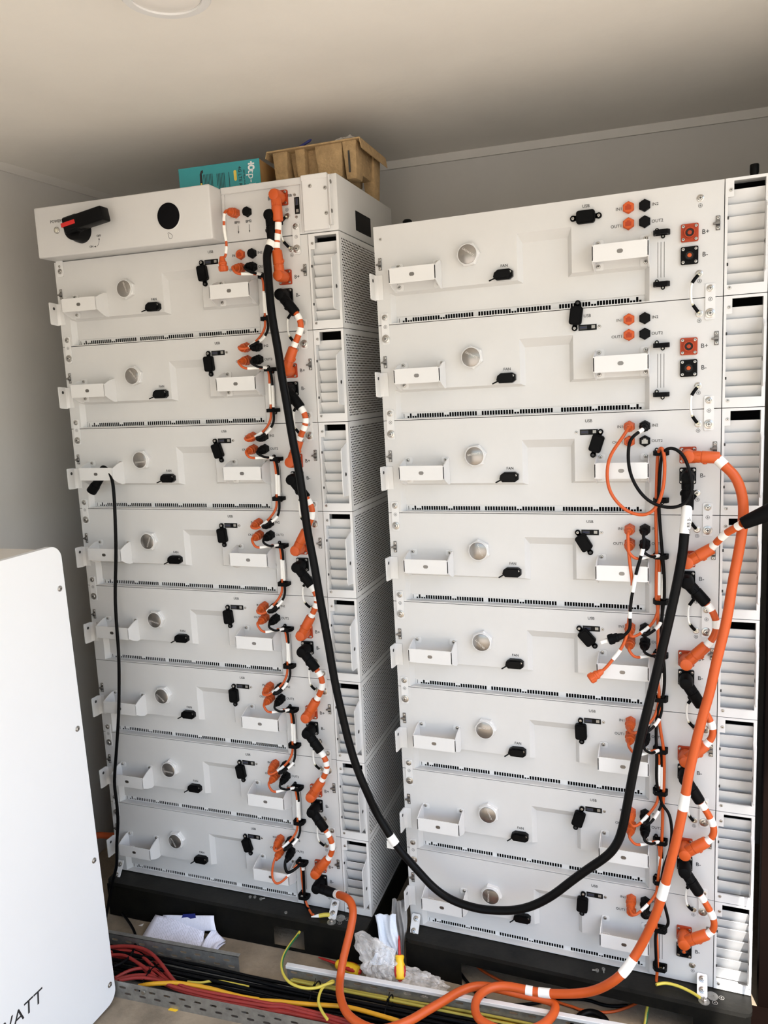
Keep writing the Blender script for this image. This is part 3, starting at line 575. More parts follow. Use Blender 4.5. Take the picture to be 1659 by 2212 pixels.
 'pale_tray': [(-0.529,-0.305,-0.070), (-0.496,-0.296,-0.072), (-0.475,-0.281,-0.074), (-0.448,-0.270,-0.076), (-0.400,-0.264,-0.078), (-0.368,-0.260,-0.080)],
 'red0': [(-0.826,-0.264,-0.078), (-0.783,-0.243,-0.078), (-0.727,-0.240,-0.078), (-0.671,-0.258,-0.078), (-0.614,-0.288,-0.078), (-0.557,-0.312,-0.078), (-0.469,-0.316,-0.078), (-0.372,-0.309,-0.078), (-0.277,-0.301,-0.078), (-0.252,-0.293,-0.078), (-0.189,-0.292,-0.078), (-0.096,-0.291,-0.078), (-0.058,-0.289,-0.078)],
 'red1': [(-0.813,-0.275,-0.073), (-0.776,-0.256,-0.073), (-0.725,-0.257,-0.073), (-0.670,-0.278,-0.073), (-0.611,-0.306,-0.073), (-0.551,-0.328,-0.073), (-0.460,-0.329,-0.073), (-0.362,-0.323,-0.073), (-0.270,-0.314,-0.073), (-0.246,-0.303,-0.073), (-0.183,-0.303,-0.073), (-0.107,-0.300,-0.073), (-0.062,-0.300,-0.073)],
 'red2': [(-0.800,-0.290,-0.068), (-0.761,-0.278,-0.068), (-0.705,-0.290,-0.068), (-0.655,-0.305,-0.068), (-0.605,-0.323,-0.068), (-0.544,-0.338,-0.068), (-0.453,-0.339,-0.068), (-0.356,-0.333,-0.068), (-0.265,-0.322,-0.068), (-0.239,-0.316,-0.068), (-0.178,-0.311,-0.068), (-0.118,-0.308,-0.068), (-0.063,-0.309,-0.068)],
 'red3': [(-0.819,-0.269,-0.063), (-0.768,-0.249,-0.063), (-0.709,-0.246,-0.063), (-0.648,-0.270,-0.063), (-0.590,-0.303,-0.063), (-0.537,-0.328,-0.063), (-0.460,-0.327,-0.063), (-0.365,-0.317,-0.063), (-0.271,-0.310,-0.063), (-0.245,-0.303,-0.063), (-0.183,-0.300,-0.063), (-0.091,-0.299,-0.063), (-0.046,-0.299,-0.063)],
 'red4': [(-0.802,-0.286,-0.078), (-0.761,-0.275,-0.078), (-0.720,-0.282,-0.078), (-0.673,-0.298,-0.078), (-0.628,-0.314,-0.078), (-0.568,-0.326,-0.078), (-0.467,-0.320,-0.078), (-0.369,-0.314,-0.078), (-0.275,-0.306,-0.078), (-0.247,-0.301,-0.078), (-0.187,-0.295,-0.078), (-0.111,-0.292,-0.078), (-0.060,-0.292,-0.078)],
 'red5': [(-0.730,-0.352,-0.073), (-0.711,-0.316,-0.073), (-0.673,-0.294,-0.073), (-0.633,-0.296,-0.073), (-0.584,-0.314,-0.073), (-0.532,-0.326,-0.073), (-0.445,-0.326,-0.073), (-0.349,-0.319,-0.073), (-0.271,-0.312,-0.073), (-0.245,-0.304,-0.073), (-0.183,-0.301,-0.073), (-0.108,-0.299,-0.073), (-0.062,-0.298,-0.073)],
 'red6': [(-0.721,-0.362,-0.068), (-0.693,-0.338,-0.068), (-0.651,-0.321,-0.068), (-0.608,-0.320,-0.068), (-0.555,-0.332,-0.068), (-0.506,-0.336,-0.068), (-0.423,-0.333,-0.068), (-0.343,-0.327,-0.068), (-0.263,-0.325,-0.068), (-0.237,-0.319,-0.068), (-0.177,-0.314,-0.068), (-0.117,-0.309,-0.068), (-0.062,-0.311,-0.068)],
 'red7': [(-0.704,-0.364,-0.063), (-0.669,-0.343,-0.063), (-0.633,-0.334,-0.063), (-0.598,-0.331,-0.063), (-0.558,-0.337,-0.063), (-0.505,-0.338,-0.063), (-0.421,-0.335,-0.063), (-0.343,-0.327,-0.063), (-0.267,-0.318,-0.063), (-0.242,-0.309,-0.063), (-0.179,-0.308,-0.063), (-0.104,-0.305,-0.063), (-0.053,-0.305,-0.063)],
}
# ---------------------------------------------------------------- control box on the left stack
CB = thing('control_box', 'white control box with rotary switch and round button on top of the left stack', 'control box', mtx=ML @ Matrix.Translation((0, 0, 8 * H)))
def bevel_box(a, b, bev, seg=2):
    m_ = MB(); m_.box(a, b, 0, bev, seg); return m_
mb = bevel_box((0, 0.0005, .0015), (W, D, .133), .003); put('housing', mb.mesh('housing', 'white_panel', 30), CB)
mb = bevel_box((.002, -.060, .002), (.537, .004, .1315), .004, 3); put('front_cover', mb.mesh('front_cover', 'white_panel', 30), CB)
mb = MB()     # raised border round the connector field
for a, b in (((.537, -.004, .1165), (.7605, .001, .1330)), ((.537, -.004, .004), (.545, .001, .1165)), ((.755, -.004, .004), (.7605, .001, .1165))): mb.box(a, b, 0, .0012)
put('connector_frame', mb.mesh('connector_frame', 'white_panel', 30), CB)
mb = MB(); mb.box((.7615, -.0075, .006), (.829, -.0005, .1345), 0, .0015); mb.box((.7605, -.0105, .122), (.829, -.0004, .1345), 0, .0015)
mb.prism([(.829, 0), (.829, -.0085), (.8355, -.0150), (.8375, -.0150), (.8375, 0)], XY, .014, .128)
cp = put('cover_plate', mb.mesh('cover_plate', 'white', 30), CB)
put('screw', ME['screw'], cp, (.7835, -.0075, .108)); put('screw', ME['screw'], cp, (.8225, -.0075, .100)); put('screw', ME['screw'], cp, (.8225, -.0075, .042))
for z in (.112, .045):
    mb = MB(); mb.cyl((.8370, -.0095, z), (.8388, -.0095, z), .0048, n=14); put('side_bolt', mb.mesh('side_bolt', 'dark_steel'), cp)
mb = MB(); mb.prism(rrect(.121, .021, .234, .0695, .002), YZ, .8495, .8512); put('side_window', mb.mesh('side_window', 'screen_black', 0), CB)
# rotary switch
kn = MB(); kn.lathe((.1500, -.0600, .0585), (0, -1, 0), [(0, .031), (.012, .0305), (.020, .028), (.034, .0275), (.036, .026), (.036, 0)], 36)
import math as _m
def lever(u0, u1, hw, d0, d1, m=0, bev=.004):
    t = bmesh.new(); bmesh.ops.create_cube(t, size=1.0)
    for v in t.verts: v.co = Vector(((u0 + u1) / 2 + v.co.x * (u1 - u0), (d0 + d1) / 2 + v.co.y * (d1 - d0), v.co.z * 2 * hw))
    bmesh.ops.bevel(t, geom=t.edges[:], offset=bev, segments=3, affect='EDGES', profile=0.5)
    kn.merge(t, m, Matrix.Translation((.150, 0, .066)) @ Matrix.Rotation(R_(-9), 4, 'Y'))
lever(-.012, .112, .0175, -.118, -.084); lever(-.014, .030, .021, -.112, -.090)
put('switch_handle', kn.mesh('switch_handle', 'black', 35), CB)
kn = MB(); lever(-.0155, .028, .0052, -.1192, -.100, 0, .001); put('red_pointer', kn.mesh('red_pointer', 'red', 30), CB)
mb = MB(); mb.lathe((.418, -.0595, .0675), (0, -1, 0), [(0, .034), (.002, .034), (.0026, .0325)], 48, 0); mb.lathe((.418, -.0612, .0675), (0, -1, 0), [(0, .0322), (.0022, .0318), (.0024, 0)], 48, 1)
put('round_button', mb.mesh('round_button', ['white', 'screen_black']), CB)
mb = MB(); mb.lathe((.072, -.0595, .0682), (0, -1, 0), [(0, .0085), (.003, .0085), (.0038, .0075), (.0038, .006)], 24, 0); mb.lathe((.072, -.060, .0682), (0, -1, 0), [(.001, .006), (.0035, .0055), (.005, .003), (.0053, 0)], 20, 1)
put('power_lamp', mb.mesh('power_lamp', ['steel', 'led']), CB)
def lab(*a, **k):
    mb = MB(); letter(mb, *a, **k); put('printed_label', mb.mesh('printed_label', 'print', 0), CB)
for s_, x, z, sz in (('POWER', .0712, .0909, .0105), ('OFF', .2025, .0412, .0075), ('ON', .1765, .0165, .0075)): lab(s_, x, z, sz, y=-.0603)
arc = [(.190 + .0125 * math.cos(R_(a)), -.0604, .0335 + .0185 * math.sin(R_(a))) for a in range(-75, 6, 10)]
mb = MB(); mb.tube(arc, .0004, 4); mb.prism([(.2025, .037), (.2005, .0315), (.2045, .0315)], XZ, -.0602, -.0605); mb.prism([(.1845, .0158), (.1905, .0178), (.1905, .0138)], XZ, -.0602, -.0605); q = put('turn_arrow', mb.mesh('turn_arrow', 'print', 0), CB); q['kind'] = 'stuff'
hand = [(.411, -.0603, .0265), (.414, -.0603, .0295), (.4165, -.0603, .026), (.421, -.0603, .0245), (.4235, -.0603, .0195), (.421, -.0603, .0135), (.415, -.0603, .0135), (.4115, -.0603, .019), (.413, -.0603, .0215), (.411, -.0603, .0265)]
mb = MB(); mb.tube(hand, .0004, 4); put('hand_symbol', mb.mesh('hand_symbol', 'print', 0), CB)
for s_, x, z, sz in (('BM1', .577, .0465, .0088), ('BM2', .6085, .0463, .0088), ('B+', .6725, .0935, .0125), ('B-', .6722, .0545, .0125), ('USB', .7235, .0945, .0088)): lab(s_, x, z, sz, y=-.0004)
for x in (.5785, .6095):
    mb = MB(); mb.prism([(x, .0195), (x - .0018, .0245), (x - .0004, .0245), (x - .0004, .039), (x + .0004, .039), (x + .0004, .0245), (x + .0018, .0245)], XZ, -.0002, -.0006); put('down_arrow', mb.mesh('down_arrow', 'print', 0), CB)
mb = MB(); earth_sym(mb, .7155, .0625); put('earth_mark', mb.mesh('earth_mark', 'print', 0), CB)
put('network_socket', ME['so_cap'], CB, (.5742, 0, .069)); put('network_socket', ME['sb_cap'], CB, (.6075, 0, .0685))
for me, x, z in (('tp', .7035, .0905), ('tm', .6860, .0455)):
    q = put('power_terminal', ME[me], CB, (x, 0, z))
    for sx in (-1, 1):
        for sz in (-1, 1): put('screw', ME['screw_small'], q, (sx * .0122, -.0055, sz * .0128))
put('usb_port', ME['usb_port'], CB, (.7435, 0, .069), (0, R_(90), 0)); put('screw', ME['screw_small'], CB, (.7386, 0, .0949)); put('screw', ME['screw_small'], CB, (.7405, 0, .0426))
put('earth_screw', ME['screw_washer'], CB, (.7165, 0, .0472))
q = put('tie_plate', ME['tie'], CB, (.7375, -.0004, 0)); put('screw', ME['screw_washer'], q, (0, -.0024, .020)); put('screw', ME['screw_big'], q, (0, -.0024, -.0325)); put('earth_mark', ME['sym'], q, (0, 0, -.004))
mb = MB(); mb.prism(rrect(.008, -.040, .030, .004, .004), XZ, -.0002, -.0026); q = put('corner_bracket', mb.mesh('corner_bracket', 'white', 30), CB); put('screw', ME['screw_small'], q, (.019, -.0026, -.0125)); put('screw', ME['screw_washer'], q, (.0195, -.0026, -.026))

# ---------------------------------------------------------------- black bases
def base(label, mtx, zl, zr, openings):
    t = thing('stack_base', label, 'stand', 'black bases under the stacks', mtx=mtx)
    mb = MB(); mb.prism(rrect(0, -.0605, W, D, .018, 5), XY, -.012, -.0012); put('top_plate', mb.mesh('top_plate', 'dusty_black', 30), t)
    xs = sorted({.004, W - .004} | {v for o in openings for v in o[:2]}); zs = sorted({0.0, 1.0} | {v for o in openings for v in o[2:]})
    def fn(x, v, y): 
        zb = zl + (zr - zl) * x / W; return (x, y, zb + (-.010 - zb) * v)
    mb = MB(); mb.holed(xs, zs, lambda x, v: any(o[0] < x < o[1] and o[2] < v < o[3] for o in openings), fn, -.060, -.057)
    put('front_skirt', mb.mesh('front_skirt', 'black_steel', 0), t)
    for x, zb in ((.004, zl), (W - .007, zr)):
        mb = MB(); mb.box((x, -.057, zb), (x + .003, D - .004, -.011)); put('side_skirt', mb.mesh('side_skirt', 'black_steel', 0), t)
    return t
BL = base('black steel base with a small cut-out under the left battery stack', ML, -.1135, -.1050, [(.568, .664, .08, .70)])
BR = base('black steel base with a wide front opening under the right battery stack', MR, FZ, FZ, [(.157, .723, .0, .68)])
# brackets tying the lowest modules down, and washers on the bases
mb = MB(); mb.prism([(-.010, -.030), (-.004, -.038), (.010, -.038), (.012, -.028), (.012, .018), (.009, .022), (-.009, .022), (-.012, .018), (-.012, -.012)], XZ, -.0002, -.0026); ME['foot_plate'] = mb.mesh('foot_bracket', 'white', 30)
for side, k, x, z in (('L', 8, .0195, .014), ('R', 8, .0195, .014)):
    q = put('foot_bracket', ME['foot_plate'], MODS[(side, k)], (x, -.0170, z + .004), (R_(-36), 0, 0))
    put('screw', ME['screw_washer'], q, (.001, -.0026, .010)); put('screw', ME['screw_washer'], q, (-.001, -.0026, -.020))
mb = MB(); mb.prism(rrect(-.0115, -.024, .0115, .026, .004), XZ, -.0002, -.0026); ME['foot_plate2'] = mb.mesh('foot_bracket', 'white', 30)
for side in 'LR':
    q = put('foot_bracket', ME['foot_plate2'], MODS[(side, 8)], (.7427, -.0200, .0150), (R_(-46), 0, 0))
    put('screw', ME['screw_washer'], q, (0, -.0026, .014)); put('screw', ME['screw_washer'], q, (0, -.0026, -.009))
for b_ in (BL, BR):
    for x, y, r in ((.7465, -.049, .0125), (.7645, -.027, .0135)):
        mb = MB(); mb.lathe((x, y, -.0012), (0, 0, 1), [(0, r), (.0012, r), (.0012, .0045), (.0003, .0042), (.0003, 0)], 24); put('washer', mb.mesh('washer', 'galvanised', 30), b_)
    mb = MB(); mb.lathe((.7465, -.049, -.0005), (0, 0, 1), [(0, .0062), (.005, .0062), (.006, .005), (.006, .003), (.009, .003), (.009, 0)], 6); put('earth_bolt', mb.mesh('earth_bolt', 'steel', 30), b_)
    for x, y in ((.785, -.026), (.770, -.046)):
        mb = MB(); earth_sym(mb, 0, 0, .006, y=0); put('earth_mark', mb.mesh('earth_mark_pale', 'etch', 0), b_, (x, y, -.0008), (R_(-90), 0, 0))

# ---------------------------------------------------------------- power connectors and jumper cables
def connector(parent, P0, u, color, nrm=Vector((0, -1, 0)), L=.060, name='connector'):
    """angled plug: head over the terminal, barrel along u; positions in the parent's space"""
    mb = MB(); u = u.normalized(); c0 = P0 + nrm * .0345
    mb.lathe(P0, nrm, [(.006, .0135), (.014, .0148), (.040, .0148), (.047, .0128), (.0485, .009), (.0485, 0)], 14)
    mb.lathe(c0, u, [(-.004, .0105), (.0, .0128), (.024, .0128), (.0245, .0120), (.0265, .0120), (.027, .0132), (L - .002, .0125), (L, .0115), (L, .006)], 22)
    s_ = u.cross(nrm)
    for i in (-1, 0, 1):
        p = c0 + u * .018 + nrm * .0118 + s_ * (.0045 * i); mb.cyl(p, p + u * .007, .0011, n=5, m=0)
    p = c0 + u * .034 + s_ * .0118; mb.lathe(p, s_, [(0, .005), (.003, .0045), (.0036, .002), (.0036, 0)], 10)
    o = put(name, mb.mesh(name, color, 32), parent); return c0 + u * (L - .004)
def jumper(label, mtx, Pa, ua, ca, Pb, ub, cb, sleeves, k1=.045, k2=.045):
    t = thing('power_jumper', label, 'power cable', 'orange power jumpers between modules', mtx=mtx)
    a = connector(t, Pa, ua, ca); b = connector(t, Pb, ub, cb)
    P = bez(a, a + ua.normalized() * k1, b + ub.normalized() * k2, b, 24); L = lengths(P)[-1]
    mb = MB(); mb.tube(P, .0076, 14); put('cable_sheath', mb.mesh('cable_sheath', 'orange', 60), t)
    for s0, s1 in sleeves:
        mb = MB(); mb.tube(sub_path(P, s0 * L, s1 * L, 6), .0084, 14); put('marker_sleeve', mb.mesh('marker_sleeve', 'sleeve', 60), t)
    return t
def TP(z=.1325): return Vector((.7018, 0, z))
V = lambda x, z: Vector((x, 0, z))
PLUS_L = {2: (.42, .91), 3: (.42, .91), 4: (.50, .87), 5: (.50, .87), 6: (.52, .85), 7: (.55, .84), 8: (.62, .79)}
MINUS_L = {1: (.62, -.78), 2: (.60, -.80), 3: (.62, -.79), 4: (.60, -.80), 5: (.62, -.79), 6: (.58, -.81), 7: (.58, -.81)}
for k in range(1, 8):
    jumper('short orange power jumper, %s to %s module of left stack' % (ORD2[k - 1], ORD2[k]), modm('L', k), TP(.0873), V(*MINUS_L[k]), 'rubber', TP(.1325 - H), V(*PLUS_L[k + 1]), 'orange',
           [(.10, .24), (.42, .60), (.80, .93)] if k % 2 else [(.04, .2), (.34, .46), (.52, .66), (.84, .95)])
jumper('orange power jumper with white sleeves from control box to uppermost left module', ML @ Matrix.Translation((0, 0, 8 * H)), Vector((.7035, 0, .0905)), V(.05, -1), 'orange', TP(.1325 - H), V(-.06, 1), 'orange', [(.10, .32), (.44, .64), (.70, .88)], .03, .03)
PLUS_R = {5: (.68, .73), 6: (.70, .71), 7: (.78, .62), 8: (.84, .54)}
MINUS_R = {4: (.66, -.75), 5: (.52, -.85), 6: (.52, -.85), 7: (.53, -.85)}
for k in range(4, 8):
    jumper('short orange power jumper, %s to %s module of right stack' % (ORD2[k - 1], ORD2[k]), modm('R', k), TP(.0873), V(*MINUS_R[k]), 'rubber', TP(.1325 - H), V(*PLUS_R[k + 1]), 'orange', [(.06, .2), (.40, .56), (.84, .96)])
def route(name, label, cat, P, r, m, sleeves=(), group=None, n=12, rel=6, k=5, sm='sleeve', sr=1.09):
    t = thing(name, label, cat, group); Q = relax(smooth_path(P, k), rel); L = lengths(Q)
    mb = MB(); mb.tube(Q, r, n); put('cable_sheath', mb.mesh('cable_sheath', m, 60), t)
    for s0, s1 in sleeves:
        mb = MB(); mb.tube(sub_path(Q, s0 if s0 >= 0 else L[-1] + s0, s1 if s1 >= 0 else L[-1] + s1, 6), r * sr, n); put('marker_sleeve', mb.mesh('marker_sleeve', sm, 60), t)
    return t, Q
WM = lambda side, k, p: modm(side, k) @ Vector(p)
# thick black trunk cable: control box to third right module
Pa = ML @ Vector((.6860, 0, 8 * H + .0455)); nL = (ML.to_3x3() @ Vector((0, -1, 0))); 
blk = PATHS['black_trunk']
t, Q = route('black_trunk_cable', 'thick black cable sagging from the control box across to the right stack', 'power cable', [tuple(Pa + nL * .034 + Vector((.002, 0, -.055)))] + blk[1:-2] + [(.7018, -.0345, 5 * H + .0873 - .055)], .0102, 'black', [(.004, .022), (.0, .0), (-.062, -.004)][:1] + [(-.066, -.006)], n=18)
connector(t, Pa, Vector((.02, 0, -1)), 'rubber', nL, .062); connector(t, WM('R', 3, (.7018, 0, .0873)), Vector((0, 0, -1)), 'rubber', L=.070)
i0 = min(range(len(Q)), key=lambda i: (Q[i] - Vector((-.0072, -.085, .3026))).length); L = lengths(Q)[i0]
mb = MB(); mb.tube(sub_path(Q, L - .012, L + .014, 4), .0118, 18); mb.box(tuple(Q[i0] + Vector((-.016, -.002, -.026))), tuple(Q[i0] + Vector((.004, .002, -.006)))); put('marker_sleeve', mb.mesh('marker_sleeve', 'sleeve', 60), t)
mb = MB(); letter(mb, 'Last R8 B-', 0, 0, .0098, y=0, ang=R_(90)); 
put('sleeve_print', mb.mesh('sleeve_print', 'print', 0), t, (.7050, -.0612, 5 * H - .014), (R_(6), 0, R_(12)))
# thick orange trunk cable: third right module to lowest left module
orp = PATHS['orange_trunk']; Pb = WM('R', 3, (.7018, 0, .1325)); Pc = WM('L', 8, (.7018, 0, .0873))
ua = Vector((1, 0, -.06)).normalized(); ub = (ML.to_3x3() @ Vector((.985, 0, -.17))).normalized()
t, Q = route('orange_trunk_cable', 'thick orange cable from the third right module looping over the floor to the left stack', 'power cable', [tuple(Pb + Vector((0, -.0345, 0)) + ua * .055)] + orp[2:-2] + [tuple(Pc + nL * .0345 + ub * .055)], .0104, 'orange', [(.006, .024), (-.022, -.006)], n=18)
connector(t, Pb, ua, 'orange', L=.062); connector(t, Pc, ub, 'rubber', nL, .060)
LL = lengths(Q)
for x, y, z, w0, w1 in ((.701, -.08, .522, -.016, .022), (.658, -.0925, .30, -.018, .022), (.582, -.118, .105, -.022, .022), (.3850, -.1105, -.025, -.018, .012), (.345, -.1115, -.026, -.009, .008)):
    i0 = min(range(len(Q) * 2 // 3), key=lambda i: (Q[i] - Vector((x, y, z))).length)
    mb = MB(); mb.tube(sub_path(Q, LL[i0] + w0, LL[i0] + w1, 5), .0113, 18); put('marker_sleeve', mb.mesh('marker_sleeve', 'sleeve', 60), t)
# short lead from the fourth right module into a black boot
Pd = WM('R', 4, (.7018, 0, .1325)); ud = Vector((.84, 0, .54)).normalized(); sp = PATHS['spare_lead']
t, Q = route('orange_lead', 'short orange lead with white sleeves ending in a black boot at the right edge', 'power cable', [tuple(Pd + Vector((0, -.0345, 0)) + ud * .055)] + sp[2:6], .0078, 'orange', [(.006, .024), (.043, .062), (-.016, -.002)], n=14)
connector(t, Pd, ud, 'orange')
mb = MB(); B_ = smooth_path([sp[5], sp[6], sp[7]], 6); mb.tube(B_, lambda f: .0125 + .006 * min(1, f * 1.6), 16); put('boot', mb.mesh('boot', 'rubber', 60), t)

# ---------------------------------------------------------------- network jumper leads
def net_lead(label, parent_m, pts, col, r=.0032, plug_at=(), sleeves=(), group='short network jumper leads'):
    t = thing('network_lead', label, 'network cable', group, mtx=parent_m); Q = relax(smooth_path(pts, 5), 2); L = lengths(Q)[-1]
    mb = MB(); mb.tube(Q, r, 8); put('cable_sheath', mb.mesh('cable_sheath', 'orange' if col == 'o' else 'black', 60), t)
    for s0, s1 in sleeves:
        mb = MB(); mb.tube(sub_path(Q, s0 * L, s1 * L, 5), r * 1.25, 8); put('marker_sleeve', mb.mesh('marker_sleeve', 'sleeve', 60), t)
    for x, z, tilt in plug_at: put('plug', ME['plug_' + col], t, (x, 0, z), (tilt, 0, 0))
    return t
def jit(a=.003): return random.uniform(-a, a)
def orange_pts(drop=0.0):
    return [(.5812, -.040, .1645), (.5812 + jit(), -.051, .160), (.596, -.052 + jit(), .1475 - drop), (.622, -.036, .146 - drop * .6), (.640, -.018, .141), (.6445, -.013, .125), (.6455 + jit(.002), -.013, .085), (.6435, -.013, .0345), (.640, -.015, .008), (.626 + jit(), -.024, -.016), (.603, -.044, -.036 + jit()), (.589, -.055, -.037), (.5812, -.046, -.033), (.5812, -.038, -.0322)]
def black_pts(drop=0.0):
    return [(.6137, -.040, .1645), (.6145, -.049, .158 - drop), (.630, -.040 + jit(), .147 - drop), (.644, -.020, .142), (.6505, -.013, .125), (.6515 + jit(.002), -.013, .085), (.6505, -.013, .0345), (.650, -.015, .006), (.643 + jit(), -.026, -.015), (.627, -.046, -.030 + jit()), (.6165, -.052, -.033), (.6137, -.040, -.0322)]
for side, ks in (('L', range(1, 8)), ('R', range(4, 8))):
    wd = 'left' if side == 'L' else 'right'
    for k in ks:
        dr = random.uniform(0, .008); tl = R_(6)
        net_lead('thin orange network lead from %s to %s module of %s stack' % (ORD2[k - 1], ORD2[k], wd), modm(side, k), orange_pts(dr), 'o', plug_at=[(.5812, .1651, tl), (.5812, .1978 - H, tl)], sleeves=[(.13, .22), (.40, .56), (.80, .87)])
        net_lead('thin black network lead from %s to %s module of %s stack' % (ORD2[k - 1], ORD2[k], wd), modm(side, k), black_pts(dr * .6), 'b', plug_at=[(.6137, .1651, tl), (.6137, .1978 - H, tl)], sleeves=[(.16, .21), (.38, .58), (.78, .86)])
net_lead('thin orange network lead drooping below the lowest left handle to the base', modm('L', 8), [(.5812, -.040, .1635), (.579, -.052, .150), (.577, -.060, .118), (.592, -.066, .100), (.615, -.055, .112), (.640, -.020, .140), (.645, -.013, .125), (.646, -.013, .08), (.650, -.013, .0345), (.662, -.020, .01), (.682, -.036, -.0), (.688, -.040, .0045)], 'o', plug_at=[(.5812, .1651, R_(14))], sleeves=[(.34, .42)])
net_lead('thin black network lead from the lowest left socket down to the base', modm('L', 8), [(.6137, -.040, .1635), (.614, -.050, .148), (.622, -.050, .128), (.638, -.030, .132), (.650, -.015, .140), (.6515, -.013, .12), (.651, -.013, .07), (.650, -.013, .0345), (.655, -.016, .012), (.668, -.026, .006)], 'b', r=.0042, plug_at=[(.6137, .1651, R_(14))], sleeves=[(.42, .46)])
net_lead('white and orange network lead from the control box to a loose orange plug', ML @ Matrix.Translation((0, 0, 8 * H)), [(.5742, -.040, .0685), (.5735, -.052, .064), (.571, -.056, .050), (.568, -.054, .02), (.5705, -.052, -.01), (.567, -.052, -.035), (.563, -.054, -.0445)], 'o', plug_at=[(.5742, .069, R_(4))], sleeves=[(.16, .30), (.38, .68), (.78, .92)])
q = put('loose_plug', ME['plug_o'], None); q.parent = [o for o in bpy.data.objects if o.get('label', '').startswith('white and orange network')][0]; q.matrix_local = Matrix.Translation((.560, -.056, -.084)) @ Matrix.Rotation(R_(-83), 4, 'X')
def long_lead(name, label, key, col, plug_xz, k):
    P = PATHS[key]; s_ = WM('R', k, (plug_xz[0], -.040, plug_xz[1])); t, Q = route(name, label, 'network cable', [tuple(s_), tuple(s_ + Vector((-.001, -.010, -.004)))] + P[2:], .0036, 'orange' if col == 'o' else 'black', n=9)
    put('plug', ME['plug_' + col], t, WM('R', k, (plug_xz[0], 0, plug_xz[1])))
    return t, Q
t, Q = long_lead('network_lead', 'long orange network lead looping from the third right module and down the clips', 'loop_orange', 'o', (.5812, .1978), 3)
t, Q = long_lead('network_lead', 'long black network lead looping from the third right module and down the clips', 'loop_black', 'b', (.6137, .1978), 3)
mb = MB(); mb.tube(sub_path(Q, .012, .026, 4), .0046, 9); put('marker_sleeve', mb.mesh('marker_sleeve', 'sleeve', 60), t)
for key, col, xz, lab in (('drop_orange', 'o', (.5812, .1978), 'orange network lead dropping from the fourth right module to a loose orange plug'), ('drop_black', 'b', (.6137, .1978), 'black network lead dropping from the fourth right module to a loose black plug')):
    t, Q = long_lead('network_lead', lab, key, col, xz, 4); L = lengths(Q)[-1]
    for s0, s1 in (((.36, .46), (.80, .88)) if col == 'o' else ((.16, .22), (.40, .56), (.74, .80))):
        mb = MB(); mb.tube(sub_path(Q, s0 * L, s1 * L, 5), .0046, 9); put('marker_sleeve', mb.mesh('marker_sleeve', 'sleeve', 60), t)
    a, b = [Vector(p) for p in PATHS[key + '_plug']]; d = (b - a).normalized()
    q = put('loose_plug', ME['plug_' + col], t); q.matrix_local = Matrix.Translation(a + d * .036) @ (d.to_track_quat('Y', 'Z').to_matrix().to_4x4())
    if col == 'b':
        mb = MB(); mb.box((-.006, -.0055, -.004), (.006, .012, .004), 0, .001); q2 = put('plug_tip', mb.mesh('plug_tip', 'lens', 30), q)
# ---------------------------------------------------------------- earth straps
def strap(label, mtx, a, b, bow):
    t = thing('earth_strap', label, 'earth wire', 'short earth straps between modules', mtx=mtx)
    a = Vector(a); b = Vector(b); m1 = a.lerp(b, .3) + Vector((-bow, -.008, 0)); m2 = a.lerp(b, .66) + Vector((-bow, -.008, 0))
    Q = smooth_path([a, a.lerp(m1, .5) + Vector((-.002, -.003, 0)), m1, m2, b.lerp(m2, .5) + Vector((-.002, -.003, 0)), b], 5); L = lengths(Q)[-1]
    mb = MB(); mb.tube(Q, .0022, 8); put('wire', mb.mesh('wire', 'strap_wire', 60), t)
    mb = MB(); mb.tube(sub_path(Q, .24 * L, .72 * L, 6), .0026, 8); put('marker_sleeve', mb.mesh('strap_sleeve', 'sleeve', 60), t)
    for s0, s1 in ((.05, .26), (.76, .95)):
        mb = MB(); mb.tube(sub_path(Q, s0 * L, s1 * L, 4), .0036, 8); put('heat_shrink', mb.mesh('heat_shrink', 'rubber', 60), t)
    for p in (a, b):
        mb = MB(); mb.lathe(p + Vector((0, .004, 0)), (0, -1, 0), [(0, .0055), (.0012, .0055)], 14); put('lug', mb.mesh('lug', 'steel', 30), t)
for side in 'LR':
    for k in range(1, 8):
        strap('short earth strap from %s to %s module of %s stack' % (ORD2[k - 1], ORD2[k], 'left' if side == 'L' else 'right'), modm(side, k), (.7205, -.007, .0480), (.7214, -.007, .1990 - H), random.uniform(.012, .018))
strap('short earth strap joining the control box and the uppermost left module', ML @ Matrix.Translation((0, 0, 8 * H)), (.7165, -.007, .0462), (.7216, -.007, .1990 - H), .016)
# ---------------------------------------------------------------- cable tray on the floor
TM = Matrix.Translation((-.41, -.3535, FZ)) @ Matrix.Rotation(.076, 4, 'Z'); TWD = .152; TH = .050
tray = thing('cable_tray', 'slotted grey steel cable tray full of cables along the floor', 'cable tray', mtx=TM)
def tray_wall(u0, u1, v, name, flange):
    rows = []; n = int((u1 - u0) / .045)
    for i in range(n): rows.append((u0 + .02 + i * .045, .034)); rows.append((u0 + .034 + i * .045, .017)) 
    rows = [r for r in rows if r[0] + .011 < u1 - .004]
    xs = sorted({round(v_, 5) for r in rows for v_ in (r[0] - .010, r[0] - .0075, r[0] + .0075, r[0] + .010)} | {u0, u1}); zs = [0, .0135, .0145, .0195, .0205, .0305, .0315, .0365, .0375, TH]
    def hole(x, z):
        for c, h_ in rows:
            dx = abs(x - c)
            if dx < .0075 and abs(z - h_) < .0035: return True
            if dx < .010 and abs(z - h_) < .0025: return True
        return False
    mb = MB(); mb.holed(xs, zs, hole, lambda a, b, c: (a, c, b), v, v + .0016)
    if flange: mb.box((u0, v, TH - .0018), (u1, v + flange, TH))
    return put(name, mb.mesh(name, 'galvanised', 0), tray)
tray_wall(-.70, 1.35, -.0016, 'near_wall', 0)
